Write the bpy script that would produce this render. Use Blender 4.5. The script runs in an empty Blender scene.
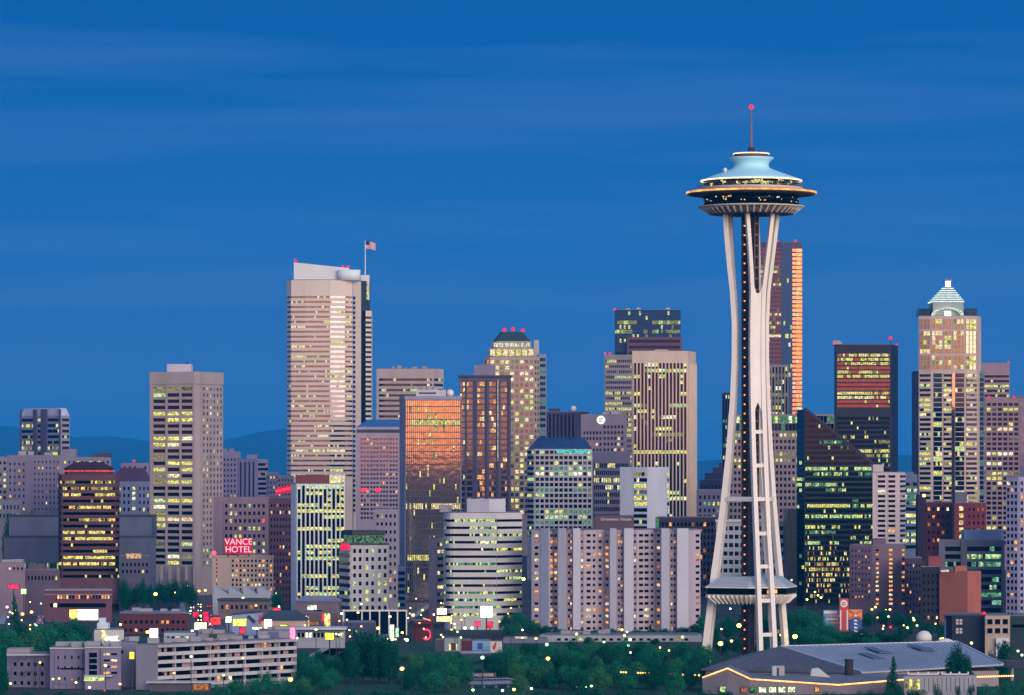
import bpy, bmesh, math, random
from mathutils import Vector, noise as mnoise
SC = bpy.context.scene
COL = SC.collection
R = math.radians
# ------------------------------------------------------------------ camera
F, HOR, CZ = 3956.0, 467.0, 65.0          # focal length in pixels, horizon row, eye height (m)
def X(px, Y): return (px - 512.0) * Y / F
def Z(py, Y): return CZ - (py - HOR) * Y / F
def YB(py): return CZ * F / (py - HOR)     # distance at which flat ground shows at this row
cam = bpy.data.cameras.new('camera'); co = bpy.data.objects.new('camera', cam); COL.objects.link(co)
co.location = (0, 0, CZ); co.rotation_euler = (R(90), 0, 0)
cam.sensor_width = 36; cam.lens = F * 36 / 1024; cam.shift_y = (HOR - 347.5) / 1024
cam.clip_start = 1; cam.clip_end = 60000
SC.camera = co
# ------------------------------------------------------------------ sky
SUN_AZ, SUN_EL = 152.0, 4.0                # clockwise from the view direction: the afterglow lies behind the camera, to its right
w = bpy.data.worlds.new('World'); SC.world = w; w.use_nodes = True
nt = w.node_tree; N = nt.nodes; L = nt.links; N.clear()
def nd(t, **k):
    n = N.new(t)
    for a, b in k.items(): setattr(n, a, b)
    return n
out = nd('ShaderNodeOutputWorld'); bg = nd('ShaderNodeBackground'); L.new(bg.outputs[0], out.inputs[0])
tc = nd('ShaderNodeTexCoord'); sep = nd('ShaderNodeSeparateXYZ'); L.new(tc.outputs['Generated'], sep.inputs[0])
def ramp(stops, src):
    r = nd('ShaderNodeValToRGB'); r.color_ramp.interpolation = 'LINEAR'
    e = r.color_ramp.elements
    while len(e) < len(stops): e.new(0.5)
    for i, (p, c) in enumerate(stops): e[i].position = p; e[i].color = (*c, 1)
    L.new(src, r.inputs[0]); return r.outputs[0]
mp = nd('ShaderNodeMapRange'); mp.inputs[1].default_value = -0.1; mp.inputs[2].default_value = 0.9
L.new(sep.outputs[2], mp.inputs[0])
def zp(z): return z + 0.1
anti = ramp([(0, (.03, .07, .16)), (zp(0.0), (.036, .110, .285)), (zp(.02), (.024, .106, .302)), (zp(.055), (.007, .097, .305)), (zp(.10), (.001, .080, .285)),
             (zp(.14), (0, .062, .245)), (zp(.35), (.05, .15, .36)), (1, (.11, .21, .42))], mp.outputs[0])
glow = ramp([(0, (.02, .02, .025)), (zp(-.004), (.05, .04, .04)), (zp(.004), (1.9, .64, .16)), (zp(.05), (1.8, .86, .40)), (zp(.12), (1.15, .80, .70)), (zp(.28), (.66, .58, .68)),
             (zp(.5), (.29, .36, .58)), (1, (.11, .21, .42))], mp.outputs[0])
dt = nd('ShaderNodeVectorMath', operation='DOT_PRODUCT'); L.new(tc.outputs['Generated'], dt.inputs[0])
dt.inputs[1].default_value = (math.sin(R(SUN_AZ)), math.cos(R(SUN_AZ)), 0)
ms = nd('ShaderNodeMapRange', interpolation_type='SMOOTHSTEP'); ms.inputs[1].default_value = -0.35; ms.inputs[2].default_value = 0.85
L.new(dt.outputs['Value'], ms.inputs[0])
mx = nd('ShaderNodeMixRGB'); L.new(ms.outputs[0], mx.inputs[0]); L.new(anti, mx.inputs[1]); L.new(glow, mx.inputs[2])
# thin streaks of cloud, a touch paler than the blue
cm = nd('ShaderNodeMapping'); cm.inputs['Scale'].default_value = (5, 5, 75); cm.inputs['Rotation'].default_value = (0, R(2.0), 0)
L.new(tc.outputs['Generated'], cm.inputs[0])
cn = nd('ShaderNodeTexNoise'); cn.inputs['Scale'].default_value = 1.0; cn.inputs['Detail'].default_value = 5; L.new(cm.outputs[0], cn.inputs[0])
cr = nd('ShaderNodeMapRange'); cr.inputs[1].default_value = 0.46; cr.inputs[2].default_value = 0.72; cr.inputs[4].default_value = 0.36; L.new(cn.outputs[0], cr.inputs[0])
mc = nd('ShaderNodeMixRGB'); L.new(cr.outputs[0], mc.inputs[0]); L.new(mx.outputs[0], mc.inputs[1]); mc.inputs[2].default_value = (.046, .130, .322, 1)
sk = nd('ShaderNodeTexSky', sky_type='NISHITA'); sk.sun_disc = False; sk.sun_elevation = R(SUN_EL); sk.sun_rotation = R(SUN_AZ)
sm = nd('ShaderNodeMixRGB', blend_type='ADD'); sm.inputs[0].default_value = 0.001; L.new(mc.outputs[0], sm.inputs[1]); L.new(sk.outputs[0], sm.inputs[2])
L.new(sm.outputs[0], bg.inputs[0]); bg.inputs[1].default_value = 1.0
# ------------------------------------------------------------------ afterglow
sl = bpy.data.lights.new('sun', 'SUN'); so = bpy.data.objects.new('sun', sl); COL.objects.link(so)
sl.energy = 2.3; sl.angle = R(44); sl.color = (1.0, .83, .68)
so.rotation_euler = Vector((-math.sin(R(SUN_AZ)), -math.cos(R(SUN_AZ)), -math.tan(R(10)))).to_track_quat('-Z', 'Y').to_euler()
so.location = (300, -400, 300)
SC.view_settings.view_transform = 'Standard'; SC.view_settings.look = 'None'; SC.view_settings.gamma = 1; SC.view_settings.exposure = 0.6
SC.render.engine = 'CYCLES'; SC.cycles.use_denoising = True; SC.cycles.sample_clamp_indirect = 3; SC.cycles.max_bounces = 5
SC.cycles.caustics_reflective = False; SC.cycles.caustics_refractive = False

# ------------------------------------------------------------------ materials
def lin(c):
    c /= 255.0
    return c / 12.92 if c <= .04045 else ((c + .055) / 1.055) ** 2.4
def alb(r, g, b, k=1.0):                   # base colour from the colour seen under this pink-blue dusk light
    return (min(.85, lin(r) * 1.0 * k), min(.85, lin(g) * 1.17 * k), min(.85, lin(b) * 1.14 * k))
MATS = {}
def mat(name, base, rough=.75, metal=0.0, var=.16, scale=.12, stretch=.35, spec=.15):
    if name in MATS: return MATS[name]
    m = bpy.data.materials.new(name); m.use_nodes = True; t = m.node_tree; b = t.nodes['Principled BSDF']
    b.inputs['Roughness'].default_value = rough; b.inputs['Metallic'].default_value = metal; b.inputs['Specular IOR Level'].default_value = spec
    c = t.nodes.new('ShaderNodeTexCoord'); mpn = t.nodes.new('ShaderNodeMapping'); mpn.inputs['Scale'].default_value = (1, 1, stretch)
    n = t.nodes.new('ShaderNodeTexNoise'); n.inputs['Scale'].default_value = scale; n.inputs['Detail'].default_value = 6
    r = t.nodes.new('ShaderNodeMapRange'); r.inputs[1].default_value = .25; r.inputs[2].default_value = .75
    r.inputs[3].default_value = 1 - var; r.inputs[4].default_value = 1 + var
    mm = t.nodes.new('ShaderNodeVectorMath'); mm.operation = 'SCALE'; mm.inputs[0].default_value = base
    t.links.new(c.outputs['Object'], mpn.inputs[0]); t.links.new(mpn.outputs[0], n.inputs[0]); t.links.new(n.outputs[0], r.inputs[0])
    t.links.new(r.outputs[0], mm.inputs['Scale']); t.links.new(mm.outputs[0], b.inputs['Base Color'])
    MATS[name] = m; return m
def glass(name, base, rough=.06, metal=1.0):
    if name in MATS: return MATS[name]
    m = mat(name, base, rough, metal, .30, .35, 1.0)
    t = m.node_tree; b = t.nodes['Principled BSDF']        # panes are never perfectly flat
    n = t.nodes.new('ShaderNodeTexNoise'); n.inputs['Scale'].default_value = .4; bu = t.nodes.new('ShaderNodeBump')
    bu.inputs['Strength'].default_value = .05; bu.inputs['Distance'].default_value = .2
    c = t.nodes.new('ShaderNodeTexCoord'); t.links.new(c.outputs['Object'], n.inputs[0]); t.links.new(n.outputs[0], bu.inputs['Height'])
    t.links.new(bu.outputs[0], b.inputs['Normal'])
    return m
EMK = 1.0
def emit(name, col, st, scale=1.25, lo=.12, sample=False):
    if name in MATS: return MATS[name]
    m = bpy.data.materials.new(name); m.use_nodes = True; t = m.node_tree; t.nodes.clear()
    o = t.nodes.new('ShaderNodeOutputMaterial'); e = t.nodes.new('ShaderNodeEmission'); t.links.new(e.outputs[0], o.inputs[0])
    e.inputs[0].default_value = (*col, 1)
    if lo < 1:
        c = t.nodes.new('ShaderNodeTexCoord'); oi = t.nodes.new('ShaderNodeObjectInfo'); ad = t.nodes.new('ShaderNodeVectorMath'); ad.operation = 'ADD'
        sc = t.nodes.new('ShaderNodeMath'); sc.operation = 'MULTIPLY'; sc.inputs[1].default_value = 97.0
        t.links.new(oi.outputs['Random'], sc.inputs[0]); t.links.new(c.outputs['Object'], ad.inputs[0]); t.links.new(sc.outputs[0], ad.inputs[1])
        n = t.nodes.new('ShaderNodeTexNoise'); n.inputs['Scale'].default_value = scale; n.inputs['Detail'].default_value = 3
        t.links.new(ad.outputs[0], n.inputs[0])
        r = t.nodes.new('ShaderNodeMapRange'); r.inputs[1].default_value = .35; r.inputs[2].default_value = .65; r.inputs[3].default_value = st * lo; r.inputs[4].default_value = st * 1.3
        t.links.new(n.outputs[0], r.inputs[0]); t.links.new(r.outputs[0], e.inputs[1])
    else: e.inputs[1].default_value = st
    m.cycles.emission_sampling = 'FRONT' if sample else 'NONE'
    MATS[name] = m; return m
LIT = {'Y': emit('office_light_yellow', (.84, .78, .17), .9), 'y': emit('office_light_dim', (.34, .32, .08), .7), 'G': emit('office_light_green', (.60, .82, .30), .85),
       'g': emit('office_light_green_dim', (.10, .30, .14), .7), 'W': emit('room_light_warm', (1.0, .78, .40), 1.0), 'O': emit('room_light_orange', (1.0, .42, .10), 1.0),
       'o': emit('room_light_orange_dim', (.5, .18, .06), .7), 'P': emit('shop_light_pale', (1.0, .95, .75), 1.6), 'R': emit('neon_red', (1.0, .03, .07), 1.5, lo=.6),
       'z': emit('office_light_white', (.95, .90, .55), 1.1), 'x': emit('office_light_faint', (.16, .14, .05), .7), 'E': emit('room_light_teal', (.26, .72, .36), .6)}
GL = {'d': glass('window_glass_dark', (.017, .014, .022)), 'b': glass('window_glass_blue', (.016, .040, .085)), 'k': glass('window_glass_black', (.006, .007, .011)),
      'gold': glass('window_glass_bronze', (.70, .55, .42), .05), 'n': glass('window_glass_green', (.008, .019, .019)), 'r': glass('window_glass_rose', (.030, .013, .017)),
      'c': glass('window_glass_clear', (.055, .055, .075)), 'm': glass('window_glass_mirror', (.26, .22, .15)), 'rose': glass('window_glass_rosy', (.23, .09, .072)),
      'amber': glass('window_glass_amber', (.27, .095, .032)), 'pale': glass('window_glass_pale', (.20, .175, .185)), 'bron': glass('window_glass_dusky_bronze', (.085, .042, .036)), 'v': glass('window_glass_navy', (.010, .030, .10), .3, 0.0)}
ROOFM = mat('roof_gravel', (.17, .17, .19)); DARKM = mat('dark_metal', (.05, .05, .06), .5); WHITE = mat('white_paint', (.72, .70, .68), .5, var=.06)
PLANT_UNIT = mat('roof_plant_grey', (.30, .30, .33)); CONC = mat('concrete', (.36, .34, .34)); ASPH = mat('asphalt', (.05, .05, .055), .8, stretch=1)
BEAC = emit('beacon_red', (.95, .02, .07), .95, lo=1, sample=False)

# ------------------------------------------------------------------ mesh helpers
class MB:
    def __init__(s): s.v = []; s.f = []; s.m = []
    def face(s, pts, mi=0):
        i = len(s.v); s.v += [tuple(p) for p in pts]; s.f.append(tuple(range(i, i + len(pts)))); s.m.append(mi)
    def hexa(s, p, mi=0):                  # p: 4 bottom then 4 top corners
        i = len(s.v); s.v += [tuple(q) for q in p]
        for q in ((3, 2, 1, 0), (4, 5, 6, 7), (0, 1, 5, 4), (1, 2, 6, 5), (2, 3, 7, 6), (3, 0, 4, 7)):
            s.f.append(tuple(i + k for k in q)); s.m.append(mi)
    def box(s, x0, x1, y0, y1, z0, z1, mi=0):
        s.hexa([(x0, y0, z0), (x1, y0, z0), (x1, y1, z0), (x0, y1, z0), (x0, y0, z1), (x1, y0, z1), (x1, y1, z1), (x0, y1, z1)], mi)
    def prism(s, pl, z0, z1, mi=0, top=None):
        n = len(pl); i = len(s.v); tp = top or pl
        s.v += [(p[0], p[1], z0) for p in pl] + [(p[0], p[1], z1 if not callable(z1) else z1(p)) for p in tp]
        s.f.append(tuple(i + k for k in reversed(range(n)))); s.m.append(mi)
        s.f.append(tuple(i + n + k for k in range(n))); s.m.append(mi)
        for k in range(n):
            j = (k + 1) % n; s.f.append((i + k, i + j, i + n + j, i + n + k)); s.m.append(mi)
    def beam(s, p0, p1, w, d, side, mi=0, w1=None, d1=None):   # box bar with its width along side
        p0, p1, side = Vector(p0), Vector(p1), Vector(side).normalized()
        a = (p1 - p0).normalized(); nn = a.cross(side).normalized(); side = nn.cross(a).normalized()
        w1 = w if w1 is None else w1; d1 = d if d1 is None else d1
        q = [p0 + side * sx * w / 2 + nn * sy * d / 2 for sx, sy in ((-1, -1), (1, -1), (1, 1), (-1, 1))]
        q += [p1 + side * sx * w1 / 2 + nn * sy * d1 / 2 for sx, sy in ((-1, -1), (1, -1), (1, 1), (-1, 1))]
        s.hexa(q, mi)
    def tube(s, p0, p1, r0, r1=None, n=8, mi=0):
        p0, p1 = Vector(p0), Vector(p1); r1 = r0 if r1 is None else r1; a = (p1 - p0).normalized()
        u = a.orthogonal().normalized(); v = a.cross(u); i = len(s.v)
        for p, r in ((p0, r0), (p1, r1)):
            for k in range(n):
                t = 2 * math.pi * k / n; s.v.append(tuple(p + u * r * math.cos(t) + v * r * math.sin(t)))
        for k in range(n):
            j = (k + 1) % n; s.f.append((i + k, i + j, i + n + j, i + n + k)); s.m.append(mi)
        s.f.append(tuple(i + k for k in reversed(range(n)))); s.m.append(mi); s.f.append(tuple(i + n + k for k in range(n))); s.m.append(mi)
    def lathe(s, prof, n=64, c=(0, 0), mi=0, close=True):
        i = len(s.v); m = len(prof)
        for r, z in prof:
            for k in range(n):
                t = 2 * math.pi * k / n; s.v.append((c[0] + r * math.cos(t), c[1] + r * math.sin(t), z))
        for a in range(m - 1 if not close else m):
            b = (a + 1) % m
            for k in range(n):
                j = (k + 1) % n; s.f.append((i + a * n + k, i + a * n + j, i + b * n + j, i + b * n + k)); s.m.append(mi)
    def ball(s, c, r, mi=0, nu=10, nv=6, sz=1.0):
        i = len(s.v); s.v.append((c[0], c[1], c[2] - r * sz))
        for a in range(1, nv):
            t = math.pi * a / nv
            for k in range(nu):
                q = 2 * math.pi * k / nu; s.v.append((c[0] + r * math.sin(t) * math.cos(q), c[1] + r * math.sin(t) * math.sin(q), c[2] - r * sz * math.cos(t)))
        s.v.append((c[0], c[1], c[2] + r * sz)); e = len(s.v) - 1
        for k in range(nu):
            j = (k + 1) % nu; s.f.append((i, i + 1 + j, i + 1 + k)); s.m.append(mi)
            for a in range(nv - 2):
                b = i + 1 + a * nu; s.f.append((b + k, b + j, b + nu + j, b + nu + k)); s.m.append(mi)
            b = i + 1 + (nv - 2) * nu; s.f.append((b + k, b + j, e)); s.m.append(mi)
    def mesh(s, name, mats, smooth=False):
        me = bpy.data.meshes.new(name); me.from_pydata(s.v, [], s.f)
        for m in (mats if isinstance(mats, (list, tuple)) else [mats]): me.materials.append(m)
        me.polygons.foreach_set('material_index', s.m)
        if smooth: me.polygons.foreach_set('use_smooth', [True] * len(s.f))
        me.update(); return me
    def build(s, name, mats, parent=None, smooth=False):
        return link(name, s.mesh(name, mats, smooth), parent)
def link(name, data, parent=None, loc=None, rz=0):
    o = bpy.data.objects.new(name, data); COL.objects.link(o)
    if parent: o.parent = parent
    if loc: o.location = loc
    if rz: o.rotation_euler = (0, 0, rz)
    return o
LABELS = set()
def thing(name, label, cat, loc, group=None, rz=0):
    o = link(name, None, None, loc, rz); o['label'] = label; o['category'] = cat
    if group: o['group'] = group
    return o
def copy_tree(o, parent=None):
    c = o.copy(); COL.objects.link(c); c.parent = parent
    for ch in list(o.children): copy_tree(ch, c)
    return c
def struct(o): o['kind'] = 'structure'; return o
def rot_normals(ob):
    bm = bmesh.new(); bm.from_mesh(ob.data); bmesh.ops.recalc_face_normals(bm, faces=bm.faces); bm.to_mesh(ob.data); bm.free(); return ob
def pick(rng, pal):
    t = rng.random() * sum(x[1] for x in pal)
    for k, x in pal:
        t -= x
        if t <= 0: return k
    return pal[-1][0]
PY = [('Y', 6), ('y', 3), ('G', 1), ('z', 2), ('x', 2), ('W', 1)]; PG = [('G', 6), ('g', 4), ('Y', 2), ('z', 1), ('x', 1)]; PW = [('W', 4), ('O', 4), ('o', 2)]; PT = [('E', 6), ('g', 4), ('G', 2)]; PM = [('Y', 3), ('W', 2), ('G', 2), ('y', 2)]
def lights(rng, nf, nb, dens, pal, mode):
    g = []
    for f in range(nf):
        row = ['.'] * nb
        if mode == 'scatter':
            for b in range(nb):
                if rng.random() < dens: row[b] = pick(rng, pal)
        elif rng.random() < dens:
            fill = rng.choice([.95, .8, .6, .4]); b = 0; on = rng.random() < fill; k = pick(rng, pal)
            while b < nb:
                run = max(1, int(rng.expovariate(1.0) * nb * .18) + 1)
                for q in range(b, min(nb, b + run)):
                    if on and rng.random() < .9: row[q] = k if rng.random() < .62 else pick(rng, pal)
                b += run; on = rng.random() < fill
        else:
            for b in range(nb):
                if rng.random() < .05: row[b] = pick(rng, pal)
        g.append(row)
    return g

# ------------------------------------------------------------------ buildings
WM = {}
class Bld:
    """front: points (pixel column, metres behind Y) of the street side from left to right; the plan closes behind it"""
    n = 0
    def __init__(s, name, label, front, Y, yt, wall, D=24, cat='building', group=None, back=None, rec=.30, roof=None, top=None, rough=.75, var=.14, z0=0.0):
        Bld.n += 1; s.rng = random.Random(Bld.n * 7 + 3); s.Y = Y; s.px = [p for p, d in front]; s.front = front; s.rec = rec
        w = [(X(p, Y + d), Y + d) for p, d in front]
        cx = sum(p[0] for p in w) / len(w); s.ox, s.oy = cx, min(p[1] for p in w)
        pl = [(x - s.ox, y - s.oy) for x, y in w]; s.pl_front = list(pl)
        if back is not None: pl = pl + [(X(p, Y + d) - s.ox, Y + d - s.oy) for p, d in back]
        elif len(front) == 3 and max(d for p, d in front) - min(d for p, d in front) > 7.5: pl = pl + [(pl[0][0] + pl[2][0] - pl[1][0], pl[0][1] + pl[2][1] - pl[1][1])]
        else:
            def bk(i, sg):
                d = Vector((w[i][0], w[i][1])).normalized(); d = Vector((d.x + sg * .05, d.y)); return (pl[i][0] + d.x * D, pl[i][1] + d.y * D)
            pl = pl + [bk(-1, -1), bk(0, 1)]
        s.pl = pl; s.H = Z(yt, Y); s.z0 = z0
        s.root = thing(name, label, cat, (s.ox, s.oy, z0), group)
        s.wm = wall if not isinstance(wall, tuple) else mat('wall_%d_%d_%d' % wall, alb(*wall), rough, var=var)
        s.pl = pl; m = MB(); m.prism(pl, 0, s.H - z0 if top is None else top); s.wall = m.build('wall', s.wm, s.root)
        if top is None and roof is not False:
            c = (sum(p[0] for p in pl) / len(pl), sum(p[1] for p in pl) / len(pl))
            m = MB(); m.prism([(c[0] + (p[0] - c[0]) * .965, c[1] + (p[1] - c[1]) * .965) for p in pl], s.H - z0 + .004, s.H - z0 + .3); m.build('roof', roof or ROOFM, s.root)
        s.wins = []; s.cl = MB()
    def z(s, py): return Z(py, s.Y) - s.z0
    def fc(s, i):
        p0, p1 = Vector(s.pl_front[i]), Vector(s.pl_front[i + 1]); d = p1 - p0; Ln = d.length; u = d / Ln; n = Vector((u.y, -u.x))
        a, b = s.px[i], s.px[i + 1]
        return p0, u, n, (lambda px: (px - a) / (b - a) * Ln), Ln
    def fbox(s, fcx, u0, u1, w0, w1, z0, z1, m, mi=0):
        p0, u, n = fcx[:3]
        q = [p0 + u * a + n * b for a, b in ((u0, w1), (u1, w1), (u1, w0), (u0, w0))]
        m.hexa([(p.x, p.y, z0) for p in q] + [(p.x, p.y, z1) for p in q], mi)
    def band(s, i, pa, pb, ya, yb, nf, nb, hf=.5, dens=.3, pal=PY, gl='d', mode='floor', mull=0.0, part='window_band', sp=True, wm=None, bias=.5, lit=None):
        f = s.fc(i); u0, u1 = f[3](pa), f[3](pb); zt, zb = s.z(ya), s.z(yb); fh = (zt - zb) / nf; bw = (u1 - u0) / nb
        lt = lit or lights(s.rng, nf, nb, dens, pal, mode); p0, u, n = f[:3]
        prev = zt
        for k in range(nf):
            z1 = zt - k * fh - fh * (1 - hf) * bias; z0 = z1 - fh * hf; m = MB(); ms = []; ix = {}
            for b in range(nb + 1):
                q = p0 + u * (u0 + b * bw) + n * .05
                m.v += [(q.x, q.y, z0), (q.x, q.y, z1)]
            for b in range(nb):
                c = lt[k][b]; mm = GL[gl] if c == '.' else LIT[c]
                if mm.name not in ix: ix[mm.name] = len(ms); ms.append(mm)
                m.f.append((2 * b, 2 * b + 2, 2 * b + 3, 2 * b + 1)); m.m.append(ix[mm.name])
            m.build(part, ms, s.root)
            if sp and prev - z1 > .05: s.fbox(f, u0 + .02, u1 - .02, -.1, s.rec, z1, prev, s.cl)
            prev = z0
        if sp and prev - zb > .05: s.fbox(f, u0 + .02, u1 - .02, -.1, s.rec, zb, prev, s.cl)
        if mull > 0:
            for b in range(nb + 1):
                c = min(max(u0 + b * bw, u0 + mull / 2), u1 - mull / 2); s.fbox(f, c - mull / 2, c + mull / 2, -.12, s.rec * (.6 if sp else 1), zb + .03, zt - .03, s.cl)
        return s
    def grid(s, i, pa, pb, ya, yb, nf, nb, wf=.6, hf=.55, dens=.3, pal=PW, gl='d', mode='scatter', relief=True, part='window', cols=None):
        f = s.fc(i); u0, u1 = f[3](pa), f[3](pb); zt, zb = s.z(ya), s.z(yb); fh = (zt - zb) / nf; bw = (u1 - u0) / nb
        lt = lights(s.rng, nf, nb, dens, pal, mode)
        for k in range(nf):
            for b in range(nb):
                cu = u0 + (b + .5) * bw if cols is None else f[3](cols[b])
                s.wins.append((f, cu, zt - (k + .5) * fh, bw * wf if cols is None else wf, fh * hf, GL[gl] if lt[k][b] == '.' else LIT[lt[k][b]], part))
        if relief and cols is None:
            for b in range(nb + 1):
                a0 = u0 if b == 0 else u0 + b * bw - bw * (1 - wf) / 2; a1 = u1 if b == nb else u0 + b * bw + bw * (1 - wf) / 2
                if a1 - a0 > .05: s.fbox(f, a0, a1, -.12, s.rec, zb + .01, zt - .01, s.cl)
            for k in range(nf + 1):
                z1 = zt if k == 0 else zt - k * fh + fh * (1 - hf) / 2; z0 = zb if k == nf else zt - k * fh - fh * (1 - hf) / 2
                if z1 - z0 > .05: s.fbox(f, u0 + .03, u1 - .03, -.1, s.rec * .7, z0, z1, s.cl)
        return s
    def strips(s, i, pa, pb, ya, yb, nf, nb, wf=.55, dens=.3, pal=PY, gl='d', pier=.5, hf=1.0):
        """tall window strips between full-height piers; a pane per floor"""
        f = s.fc(i); u0, u1 = f[3](pa), f[3](pb); zt, zb = s.z(ya), s.z(yb); fh = (zt - zb) / nf; bw = (u1 - u0) / nb
        lt = lights(s.rng, nf, nb, dens, pal, 'floor'); p0, u, n = f[:3]
        for b in range(nb):
            a0 = u0 + (b + .5 - wf / 2) * bw; a1 = a0 + wf * bw; m = MB(); ms = []; ix = {}
            q0, q1 = p0 + u * a0 + n * .05, p0 + u * a1 + n * .05
            zs = []
            for k in range(nf):
                c = lt[k][b]; za = zt - k * fh
                if c != '.' : zs += [(za, za - fh * .6, LIT[c]), (za - fh * .6, za - fh, GL[gl])]
                else: zs += [(za, za - fh, GL[gl])]
            m.v += [(q0.x, q0.y, zt), (q1.x, q1.y, zt)]
            for (za, zc, mm) in zs:
                if mm.name not in ix: ix[mm.name] = len(ms); ms.append(mm)
                j = len(m.v); m.v += [(q0.x, q0.y, zc), (q1.x, q1.y, zc)]; m.f.append((j, j + 1, j - 1, j - 2)); m.m.append(ix[mm.name])
            m.build('window_strip', ms, s.root)
        for b in range(nb + 1):
            a0 = u0 if b == 0 else u0 + b * bw - bw * (1 - wf) / 2; a1 = u1 if b == nb else u0 + b * bw + bw * (1 - wf) / 2
            s.fbox(f, a0, a1, -.1, pier, zb, zt, s.cl)
        return s
    def block(s, part, x0, x1, y0, y1, d0=2, d1=10, m=None, parent=None):
        b = MB(); Yd = s.Y + d0
        b.box(X(x0, Yd) - s.ox, X(x1, Yd) - s.ox, s.Y + d0 - s.oy, s.Y + d1 - s.oy, Z(y1, Yd) - s.z0, Z(y0, Yd) - s.z0)
        b.build(part, m or s.wm, parent or s.root); return s
    def ring(s, part, y0, y1, k=1.02, m=None):
        c = (sum(p[0] for p in s.pl) / len(s.pl), sum(p[1] for p in s.pl) / len(s.pl)); b = MB()
        b.prism([(c[0] + (p[0] - c[0]) * k, c[1] + (p[1] - c[1]) * k) for p in s.pl], s.z(y1), s.z(y0)); b.build(part, m or s.wm, s.root); return s
    def beacon(s, px, py, d=3, r=1.1):
        b = MB(); Yd = s.Y + d; r = .8 * r * s.Y / 2800
        b.ball((X(px, Yd) - s.ox, s.Y + d - s.oy, Z(py, Yd)), r); o = b.build('beacon', BEAC, s.root, True)
        b = MB(); b.tube((X(px, Yd) - s.ox, s.Y + d - s.oy, Z(py, Yd) - r), (X(px, Yd) - s.ox, s.Y + d - s.oy, min(Z(py, Yd) - 2.5, s.H - .1) - s.z0), .22, n=6); b.build('mast', DARKM, s.root); return s
    def units(s, n, hmax=3.0):
        for k in range(n):
            a = s.rng.random() * .7 + .15; d = s.rng.uniform(.25, .75); p0, p1, p2 = Vector(s.pl[0]), Vector(s.pl[-1]), Vector(s.pl[1])
            q = p0 + (p2 - p0) * a + (p1 - p0) * d; w = s.rng.uniform(1.2, 3); dd = s.rng.uniform(1.2, 3); h = s.rng.uniform(1.0, hmax); b = MB()
            b.box(q.x - w, q.x + w, q.y - dd, q.y + dd, s.H - s.z0 + .2, s.H - s.z0 + .2 + h); b.build('roof_unit', PLANT_UNIT, s.root)
        return s
    def done(s):
        if s.cl.f: s.cl.build('cladding', s.wm, s.root)
        cache = {}
        s.wins.sort(key=lambda q: -q[3] * q[4] * (2 if q[5].name[0] in 'or' else 1))
        for (f, cu, cz, ww, hh, mm, part) in s.wins[:100]:
            key = (round(ww, 2), round(hh, 2), mm.name)
            if key not in cache:
                m = MB(); m.box(-ww / 2, ww / 2, -.04, .06, -hh / 2, hh / 2); cache[key] = m.mesh(part, mm)
            p = f[0] + f[1] * cu; link(part, cache[key], s.root, (p.x, p.y, cz), math.atan2(f[1].y, f[1].x))
        rest = s.wins[100:]
        if rest:
            m = MB(); ms = []; ix = {}
            for (f, cu, cz, ww, hh, mm, part) in rest:
                if mm.name not in ix: ix[mm.name] = len(ms); ms.append(mm)
                s.fbox(f, cu - ww / 2, cu + ww / 2, -.06, .04, cz - hh / 2, cz + hh / 2, m, ix[mm.name])
            o = m.build(rest[0][6], ms, s.root); o['kind'] = 'stuff'
        return s
def two(xl, xc, xr, Y, yaw):               # front polyline of a box turned so that two sides show, near corner at xc
    t = R(yaw); sc = Y / F
    return [(xl, (xc - xl) * sc * math.tan(t)), (xc, 0), (xr, (xr - xc) * sc / math.tan(t))]
def text(s, name, size, m, parent, loc, rz=0, ext=.05, align='CENTER', sx=1.0):
    c = bpy.data.curves.new(name, 'FONT'); c.body = s; c.size = size; c.extrude = ext; c.align_x = align; c.align_y = 'CENTER'; c.materials.append(m)
    q = bpy.data.objects.new('q', c); COL.objects.link(q); me = bpy.data.meshes.new_from_object(q.evaluated_get(bpy.context.evaluated_depsgraph_get())); bpy.data.objects.remove(q)
    o = link(name, me, parent, loc); o.rotation_euler = (R(90), 0, rz); o.scale = (sx, 1, 1); return o
# ------------------------------------------------------------------ ground, hills, streets
def terrain():
    xs = [-9200, -7000, -5000, -2500, -1200, -700, -400, -200, 0, 200, 400, 700, 1200, 2500, 5000, 9200]
    ys = [-2500, -1600, -1100, -800, -600, -450, -330, -220, -120, -50, 30, 110, 200, 300, 420, 560, 720, 900, 1000, 1400, 2000, 3000, 4500, 7000, 10500, 20000, 33000]
    def h(x, y):
        if y > 420: return 0.0
        t = min(1, max(0, (420 - y) / 420)); v = 63.2 * (t * t * (3 - 2 * t))
        if y < -20: v += min(9, (-20 - y) * .03) + 6 * mnoise.noise(Vector((x * .004, y * .004, 0)))
        return v
    m = MB(); nx = len(xs)
    m.v = [(x, y, h(x, y)) for y in ys for x in xs]
    for j in range(len(ys) - 1):
        for i in range(nx - 1): m.f.append((j * nx + i, j * nx + i + 1, (j + 1) * nx + i + 1, (j + 1) * nx + i)); m.m.append(0)
    return struct(m.build('ground', mat('city_ground', (.045, .05, .05), .9, var=.5, scale=.02, stretch=1)))
terrain()
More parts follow.
